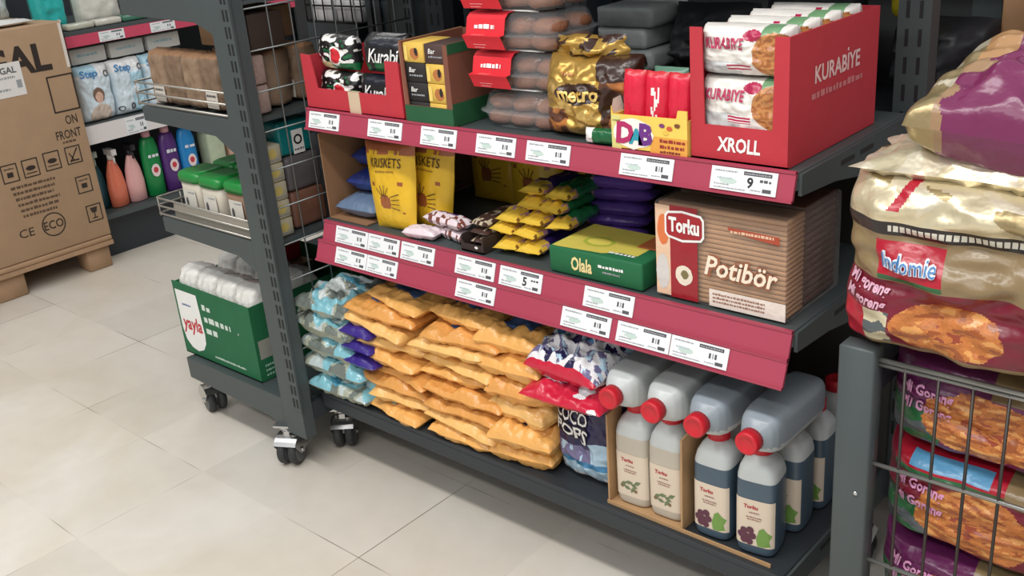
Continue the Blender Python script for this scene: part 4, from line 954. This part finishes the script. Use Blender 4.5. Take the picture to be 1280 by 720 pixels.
def diap(kind):
    def f(u, v, s):
        if kind == 0:
            if ((u-.5)/.11)**2+((v-.43)/.1)**2 < 1: return film((216, 176, 156))
            if ((u-.5)/.17)**2+((v-.47)/.14)**2 < 1: return film((122, 96, 82))
            if v < .32 and ((u-.5)/.34)**2+((v-.1)/.22)**2 < 1: return film((206, 190, 176))
            if v > .84 and u < .6: return DI[1]
            return DI[0] if v < .8 else DI[3]
        if u > .5 and v < .75: return DI[1] if nz(u*4, v*4) > -.2 else DI[0]
        return DI[0] if v < .8 else DI[3]
    return f
for i, (y, kind) in enumerate(((2.045, 0), (2.2, 1), (2.355, 0))):
    t = thing('nappy_pack', ('white and blue nappy pack with a child picture beside the big brown carton', 'white and pale blue nappy pack with a round zero mark, second from the big carton', 'white and blue nappy pack hidden mostly behind the end rack')[i], 'nappies', (SX-.06, y, .601), (0, 0, PI/2), 'nappy packs on the left shelf')
    P = Pillow(.15, .235, .11, 4, .35, 210+i, .1); m = MB(); P.add(m, diap(kind), 70, 90); m.build('pack_film', t, local=True)
    m = MB(); m.text('Step', .04, lambda a, b: P.S(-.06+a, .19+b, .003), ink((70, 130, 180)), 'l', .03, .1, .075); ringF(m, lambda x, y, k: P.S(x, y, .003), .055, .195, .014, .005, DGREY, .001, 16)
    if kind: m.text('0', .04, lambda a, b: P.S(-.01+a, .02+b, .003), DGREY, 'c', .05); ringF(m, lambda x, y, k: P.S(x, y, .003), -.06, .03, .012, .004, DGREY)
    m.build('printed_lettering', t, local=True)
for i, y in enumerate((2.06, 2.24, 2.42)):
    pack_box('white_box', 'white box lying on the nappy packs, %s from the big carton' % ORD[i], 'box', -4.36, -4.27, y-.07, y+.09, .84, .905, M((206, 204, 198), .5, 0, .05, 20, name='white_card'), .004, lambda t, y=y: scribble(t, side_face(-4.27, y-.07, .84), .03, .12, .03, .012, ink((150, 180, 186))), 'white boxes above the nappy packs')
# bottles on the low deck (turned to face the aisle)
def bottle(name, label, cat, x, y, z, prof, mat, capmat, capprof, deco=None, group=None, trig=False, sq=1.0):
    t = thing(name, label, cat, (x, y, z), (0, 0, 0), group)
    m = MB(); m.loft([[(x+r_*.62*math.cos(2*PI*j/24), y+r_*math.sin(2*PI*j/24), z+h) for j in range(24)] for r_, h in prof], lambda k, j: mat); m.build('bottle', t)
    c = MB(); c.lathe(capprof, (x, y, z), capmat, 16)
    if trig:
        h = capprof[-1][1]; c.box(x-.03, x+.045, y-.011, y+.011, z+h-.004, z+h+.022, capmat); c.box(x+.03, x+.05, y-.007, y+.007, z+h+.002, z+h+.016, capmat); c.tube([(x+.02, y, z+h), (x+.032, y, z+h-.02), (x+.03, y, z+h-.042)], .005, capmat, 6)
    c.build('trigger' if trig else 'cap', t)
    if deco: d = MB(); deco(d, x, y, z); d.build('paper_label', t)
    return t
SP = [(.03, 0), (.042, .004), (.043, .09), (.036, .15), (.02, .2), (.013, .215)]; SC_ = [(.014, .213), (.014, .235), (.011, .24)]
ORC = M((222, 120, 92), .2, 0, .08, 20, name='orange_liquid'); PNK = M((226, 172, 170), .25, 0, .06, 20, name='pink_liquid')
gb = 'spray bottles beside the pallet'
bottle('spray_bottle', 'orange red spray bottle on the low shelf just right of the pallet', 'bottle', SX-.07, 2.06, .2055, SP, ORC, M((222, 216, 214), .4, name='white_trigger'), SC_, None, gb, True)
bottle('spray_bottle', 'pink spray bottle right of the orange red one', 'bottle', SX-.07, 2.15, .2055, SP, PNK, M((40, 38, 42), .4, name='black_trigger'), SC_, None, gb, True)
bottle('spray_bottle', 'dark teal spray bottle at the left end, half hidden by the carton', 'bottle', SX-.12, 1.995, .2055, SP, M((60, 100, 110), .3, name='teal_liquid'), M((180, 190, 180), .4, name='pale_trigger'), SC_, None, gb, True)
DB_ = [(.034, 0), (.043, .005), (.045, .12), (.043, .22), (.034, .26), (.018, .275)]
def dl(c):
    def f(d, x, y, z):
        F = side_face(x+.0288, y-.045, z); ellF(d, F, .045, .12, .022, .03, ink((232, 214, 214)), .002, 16, .15); ellF(d, F, .045, .122, .012, .014, ink(c), .003, 12, .3); scribble(d, F, .02, .07, .18, .016, ink((220, 224, 230)), .002)
    return f
for i, (y, c, nm) in enumerate(((2.245, (14, 130, 66), 'green'), (2.34, (84, 44, 116), 'purple'), (2.435, (30, 132, 200), 'blue'))):
    bottle('detergent_bottle', '%s detergent bottle with a round pink picture on the low shelf by the end rack' % nm, 'bottle', SX-.07, y, .2055, DB_, M(c, .35, 0, .06, 20, name='bottle_plastic'), M((206, 150, 160), .4, name='pale_cap'), [(.02, .272), (.02, .3), (.017, .303)], dl((200, 60, 70)), 'detergent bottles by the end rack')
for i in range(2): pack_box('wrapped_pack', ('pale green pack on the low shelf just past the detergent bottles', 'beige pack on the low shelf past the pale green one')[i], 'packet', -4.32, SX-.02, 2.52+.11*i, 2.61+.11*i, .2055, .43, M(((176, 188, 160), (196, 160, 140))[i], .4, 0, .15, 20, name='pack'), .015)
# top deck of that shelf: teal, white and red packs
for i, (y, w, h, c, lab) in enumerate(((1.72, .09, .2, (40, 160, 150), 'teal pack above the big carton, left one'), (1.97, .13, .22, (44, 172, 168), 'bright teal pack on the top left shelf, nearest the carton corner'), (2.18, .2, .24, (206, 204, 194), 'large white pack on the top left shelf beside the teal pack'), (2.42, .16, .22, (190, 40, 66), 'dark red pack on the top left shelf beside the white pack'))):
    y0 = y-w/2
    if i == 0: continue
    P = Pillow(w, h, .1, 4, .35, 230+i, .12); m = MB(); P.add(m, lambda u, v, s: film((150, 56, 64)) if i == 3 and nz(u*4, v*4) > .1 else film(c), 18, 22)
    o = m.build('soft_pack', org=(0, 0, 0)); o.location = (SX-.13, y, .986); o.rotation_euler = (0, 0, PI/2); tag(o, lab, 'packet')
for i in range(5): pack_box('flat_pack', 'flat pack in clear film lying along the top left shelf edge, %s from the carton' % ORD[i], 'packet', SX-.075, SX-.01, 1.98+.125*i, 2.1+.125*i, .986, 1.012, M(((176, 176, 160), (190, 186, 176), (60, 110, 90), (176, 190, 186), (150, 150, 150))[i], .25, 0, .1, 30, .3, 40, name='flat_pack'), .008, None, 'flat packs along the top left shelf edge')

# ================================================================ NOODLE STAND ON THE RIGHT
st = thing('wire_stand', 'grey metal stand with wire basket front stuffed with noodle multipacks, right edge', 'stand', (-.25, 1.5, 0))
m = MB(); m.rbox(-.587, -.53, 1.335, 1.372, .03, .752, .004, FRAME, 1); m.lathe([(.004, 0), (.004, -.002), (.001, -.003)], (-.548, 1.335, .5), CHROME, 10, 'y'); m.build('upright', st)
m = MB(); m.rbox(.07, .127, 1.335, 1.372, .03, .752, .004, FRAME, 1); m.build('upright', st)
for x in (-.58, .08):
    for z0, z1 in ((.66, .7), (.03, .09)): m = MB(); m.box(x, x+.04, 1.372, 1.9, z0, z1, FRAMED); m.build('side_rail', st)
for x in (-.58, .08): m = MB(); m.box(x-.002, x+.045, 1.9, 1.945, .0, .95, FRAMED); m.build('upright', st)
for x in (-.562, .098): m = MB(); m.lathe([(.03, 0), (.03, .006), (.012, .01), (.012, .032)], (x, 1.353, 0), RUBBER, 14); m.build('foot', st)
m = MB(); BW = M((150, 150, 146), .3, .6, .05, 30, name='basket_wire')
for z, r_ in ((.733, .0042), (.725, .003), (.553, .0036), (.372, .0036), (.19, .0036)): m.tube([(-.53, 1.352, z), (.07, 1.352, z)], r_, BW, 6)
x = -.49
while x < .07: m.tube([(x, 1.352, .1), (x, 1.352, .733)], .0026, M((64, 58, 54), .4, .5, .05, 30, name='basket_wire_dark'), 6); x += .0485
m.build('basket_front', st)
m = MB(); m.box(-.54, .08, 1.375, 1.9, .1, .11, FRAMED)
m.build('basket_floor', st)
NOO = M((186, 112, 54), .5, 0, .25, 90, .3, 120, name='noodle_print'); NOO2 = film((150, 80, 38)); NOO3 = film((212, 150, 84)); MAR = film((112, 24, 42)); PURP = film((96, 32, 80)); RD2 = film((168, 26, 46)); TAN = film((132, 112, 80)); BKF = film((40, 34, 34)); SLV = foil((224, 214, 190)); GLD = foil((216, 204, 172)); GLD2 = foil((160, 142, 104)); GRN2 = film((40, 96, 56)); LFB = film((90, 150, 190)); GRYF = film((84, 90, 92))
def noodle(u, v, cx, cy, rx, ry, k):
    e = ((u-cx)/rx)**2+((v-cy)/ry)**2
    if e > 1+.16*nz(u*18, v*18, k): return None
    q = nz(u*26+k, v*26, 1.+k)
    if e < .13 and q > .12: return film((146, 66, 42))
    return NOO if abs(q) < .22 else (NOO2 if q < 0 else NOO3)
def lowpack(base, k, logo):
    def f(u, v, s):
        if s > 0: return base
        n = noodle(u, v, .29, .44, .165, .32, k) or noodle(u, v, .68, .44, .15, .32, k+3)
        if n: return n
        if logo and .05 < u < .36 and v > .76: return GRN2 if v < .82 else (LFB if abs(v-.9) < .045 and .1 < u < .32 else RD2)
        if v > .76: return TAN if u > .3 else base
        if u < .18 and v < .5: return GRYF if nz(u*9, v*9, k) > 0 else GRN2
        if u > .6 and logo: return RD2 if v > .2 else MAR
        return base if v > .1 else BKF
    return f
for i, (z, h, base, logo) in enumerate(((.112, .15, MAR, True), (.263, .13, PURP, False), (.394, .17, MAR, True), (.566, .166, PURP, False))):
    P = Pillow(.56, h, .3, 5, .3, 240+i, .06, jag=.006); t = thing('noodle_multipack', ('maroon noodle multipack at the very bottom of the wire stand', 'purple noodle multipack low in the wire stand, second from bottom', 'maroon noodle multipack with red logo, third from bottom behind the wires', 'purple noodle multipack behind the top wires of the stand')[i], 'noodles', (-.268, 1.535, z), (0, 0, 0), 'noodle multipacks behind the wires')
    m = MB(); P.add(m, lowpack(base, i, logo), 200, 80); m.build('bag_film', t, local=True)
    m = MB(); zz = h*.62
    for q in range(2): m.text('Mi Goreng', .026, lambda a, b: P.S(-.246+a, zz-.028*q+b, .004), ink((214, 150, 190)), 'l', .03, .15, .085)
    m.build('printed_lettering', t, local=True)
def bigbag(u, v, s):
    if s > 0: return GLD2
    if v > .78: return RD2 if .14 < u-.25*(v-.8) < .17 and v > .84 else (GLD if nz(u*5, v*9, 3) > -.12 else (SLV if nz(u*7, v*12, 5) > 0 else GLD2))
    if v > .7: return film((214, 210, 196)) if .16 < u < .6 and .72 < v < .76 and (u*60) % 1 > .35 else BKF
    n = noodle(u, v, .33, .22, .145, .15, 9)
    if n: return n
    if u > .57 and v < .5 and v > .06: return RD2
    if .125 < u < .31 and v > .455 and v < .67: return GRN2 if v < .485 else RD2
    if v > .45: return TAN
    if v < .08: return TAN if u > .1 else RD2
    if u < .1 and v < .28: return RD2
    if u < .18 and v < .28: return GRYF if nz(u*14, v*14) > .05 else film((200, 190, 160))
    return MAR
P = Pillow(.52, .265, .31, 7, .2, 250, .09, jag=.012)
t = thing('noodle_multipack', 'big gold and red noodle multipack with crumpled foil top, standing on the wire stand', 'noodles', (-.336, 1.472, .756), (0, 0, 0))
m = MB(); P.add(m, bigbag, 240, 140); m.build('bag_film', t, local=True)
m = MB()
for q, c, bd in ((.004, (226, 232, 240), .055), (.0058, (60, 120, 176), .0)): m.text('Indomie', .032, lambda a, b: P.S(-.146+a, .142+b, q), ink(c), 'c', bd, .15, .078)
for q in range(2): m.text('Mi goreng', .022, lambda a, b: P.S(-.243+a, .105-.021*q+b-.1*a, .004), ink((206, 160, 180)), 'l', .03, .15, .07)
m.build('printed_lettering', t, local=True)
Pc = Pillow(.5, .26, .07, 2, .7, 251, .9, fn=lying(.26, .07), jag=.06); m = MB(); Pc.add(m, lambda u, v, s: RD2 if nz(u*4, v*4, 7) > .33 else (GLD if nz(u*9, v*9, s) > -.05 else SLV), 50, 36)
o = m.build('crumpled_top', t, local=True); o.location = (0, -.0, .235); o['label'] = 'crumpled gold foil'
# side ear of the bag
# purple multipack on top
def purp(u, v, s):
    if u < .09: return GLD2 if nz(u*9, v*9) > -.1 else SLV
    if u < .2: return film((170, 130, 90)) if v > .45 else (film((150, 120, 90)) if nz(u*8, v*8) > 0 else PU2)
    if .22 < v < .34 and u > .3: return TAN
    if v > .93: return film((200, 140, 190))
    n = noodle(u, v, .85, .78, .16, .14, 5)
    if n: return n
    if v > .84: return TAN if nz(u*6, v*6) > 0 else film((140, 150, 130))
    return PU2
PU2 = film((112, 40, 80))
P = Pillow(.42, .3, .15, 4, .4, 255, .22, fn=lying(.3, .15), jag=.03)
t = thing('noodle_multipack', 'purple noodle multipack with gold ends lying on top of the big gold one', 'noodles', (-.305, 1.49, 1.022), (.1, .06, .0))
m = MB(); P.add(m, purp, 150, 110); m.build('bag_film', t, local=True)
m = MB()
for q in range(2): m.text('Mi Goreng', .03, lambda a, b: P.S(-.07+a, .235-.034*q+b, .004), ink((220, 176, 216)), 'l', .03, .1, .09)
m.build('printed_lettering', t, local=True)

# ================================================================ BEHIND THE MAIN BAY
rg = thing('rear_shelf', 'dark grey shelving behind the main bay, seen over the top shelf', 'shelf', (-1.6, 2.4, 0))
for x in (-2.7, -1.7, -.72): m = MB(); m.box(x-.03, x+.03, 2.3, 2.34, 0, 1.9, FRAMED if x < -1 else FRAME); m.build('upright', rg)
for z in (.2, .6, .93, 1.4): m = MB(); m.box(-3.1, -.3, 2.0, 2.3, z-.02, z, FRAMED); m.build('shelf_deck', rg)
m = MB(); m.box(-3.1, -.5, 2.305, 2.315, .1, 1.9, M((44, 46, 48), .7, name='dark_panel')); m.build('back_panel', rg)
DKB = M((40, 42, 46), .5, 0, .1, 12, .3, 18, name='black_plastic'); DKT = M((46, 56, 62), .5, 0, .05, 12, name='dark_crate')
for i, (x0, x1, lab) in enumerate(((-2.38, -2.12, 'dark slate plastic crate behind the red tray, seen over the top shelf'), (-1.98, -1.66, 'dark slate plastic crate behind the cookie clamshells'))):
    t = thing('plastic_crate', lab, 'crate', ((x0+x1)/2, 2.12, .931)); m = MB(); open_carton(m, x0, x1, 2.02, 2.26, .931, 1.16, DKT, [(x0, .931), (x1, .931), (x1, 1.16), (x0, 1.16)], t=.006); m.box(x0-.006, x1+.006, 2.012, 2.02, 1.14, 1.165, DKT); m.build('crate_body', t)
    m = MB(); [m.box(x0+.02+.04*k, x0+.03+.04*k, 2.0135, 2.02, .94, 1.135, FRAMED) for k in range(int((x1-x0-.03)/.04))]; m.build('crate_ribs', t)
for i, (x, w, h, lab) in enumerate(((-1.26, .22, .2, 'black plastic sack slumped behind the yellow box of red bars'), (-1.02, .22, .24, 'black plastic sack behind the big red biscuit carton'), (-.74, .2, .18, 'black plastic sack behind the right end of the bay'))):
    P = Pillow(w, h, .22, 2.2, .55, 260+i, .3); m = MB(); P.add(m, lambda u, v, s: DKB, 24, 22); o = m.build('plastic_sack', org=(0, 0, 0)); o.location = (x, 2.13, .931); tag(o, lab, 'sack')
t = thing('plastic_crate', 'dark slate crate under the black wire basket behind the red tray', 'crate', (-2.53, 2.12, .931)); m = MB(); open_carton(m, -2.67, -2.43, 2.02, 2.26, .931, 1.062, DKT, [(-2.67, .931), (-2.43, .931), (-2.43, 1.062), (-2.67, 1.062)], t=.006); m.box(-2.664, -2.436, 2.026, 2.254, 1.05, 1.06, DKT); m.build('crate_body', t)
t = thing('wire_basket', 'black wire basket of white boxes behind the left end of the top shelf', 'basket', (-2.53, 2.12, 1.063))
m = MB(); BLW = M((30, 30, 32), .4, .4, name='black_wire'); ZK = 1.0645
for z in (ZK+.002, ZK+.05, ZK+.1, ZK+.15): m.tube([(-2.665, 2.255, z), (-2.665, 2.02, z), (-2.4, 2.02, z), (-2.4, 2.255, z), (-2.665, 2.255, z)], .003, BLW, 5)
for k in range(7): m.tube([(-2.665+.044*k, 2.02, ZK), (-2.665+.044*k, 2.02, ZK+.15)], .0025, BLW, 5)
for k in range(1, 5): m.tube([(-2.4, 2.02+.055*k, ZK), (-2.4, 2.02+.055*k, ZK+.15)], .0025, BLW, 5)
m.build('basket_wires', t)
for i in range(4): pack_box('white_box', 'white box inside the black wire basket, %s' % ('lower left', 'lower right', 'upper left', 'upper right')[i], 'box', -2.655+.126*(i % 2), -2.535+.126*(i % 2), 2.03, 2.2, ZK+.068*(i//2), ZK+.066+.068*(i//2), M((214, 212, 214), .4, 0, .08, 20, name='white_card'), .006, None, 'white boxes in the black wire basket')
for i in range(4): pack_box('wrapped_bundle', 'grey white shrink wrapped bundle behind the gold multipack bag, %s from the bottom' % ORD[i], 'bundle', -1.56+.01*(i % 2), -1.4+.02*(i % 2), 2.03, 2.2, .9315+.05*i, .979+.05*i, M((186, 194, 192), .3, 0, .2, 30, .4, 30, name='shrink_wrap'), .012, None, 'shrink wrapped bundles behind the gold bag')
pack_box('shipping_carton', 'tan cardboard carton behind the purple noodle multipack, right edge', 'carton', -.645, -.47, 2.15, 2.29, .931, 1.3, KRAFT, .004)
pack_box('shipping_carton', 'bright red carton at the right edge, in front of the tan carton', 'carton', -.563, -.4, 2.01, 2.14, .931, 1.3, RED, .004)
m = MB(); m.rbox(-.83, -.76, 2.05, 2.15, 1.115, 1.2, .02, film((206, 190, 40)), 3); tag(m.build('yellow_pack'), 'yellow pack on the black sack at the top, right of the red carton', 'packet')
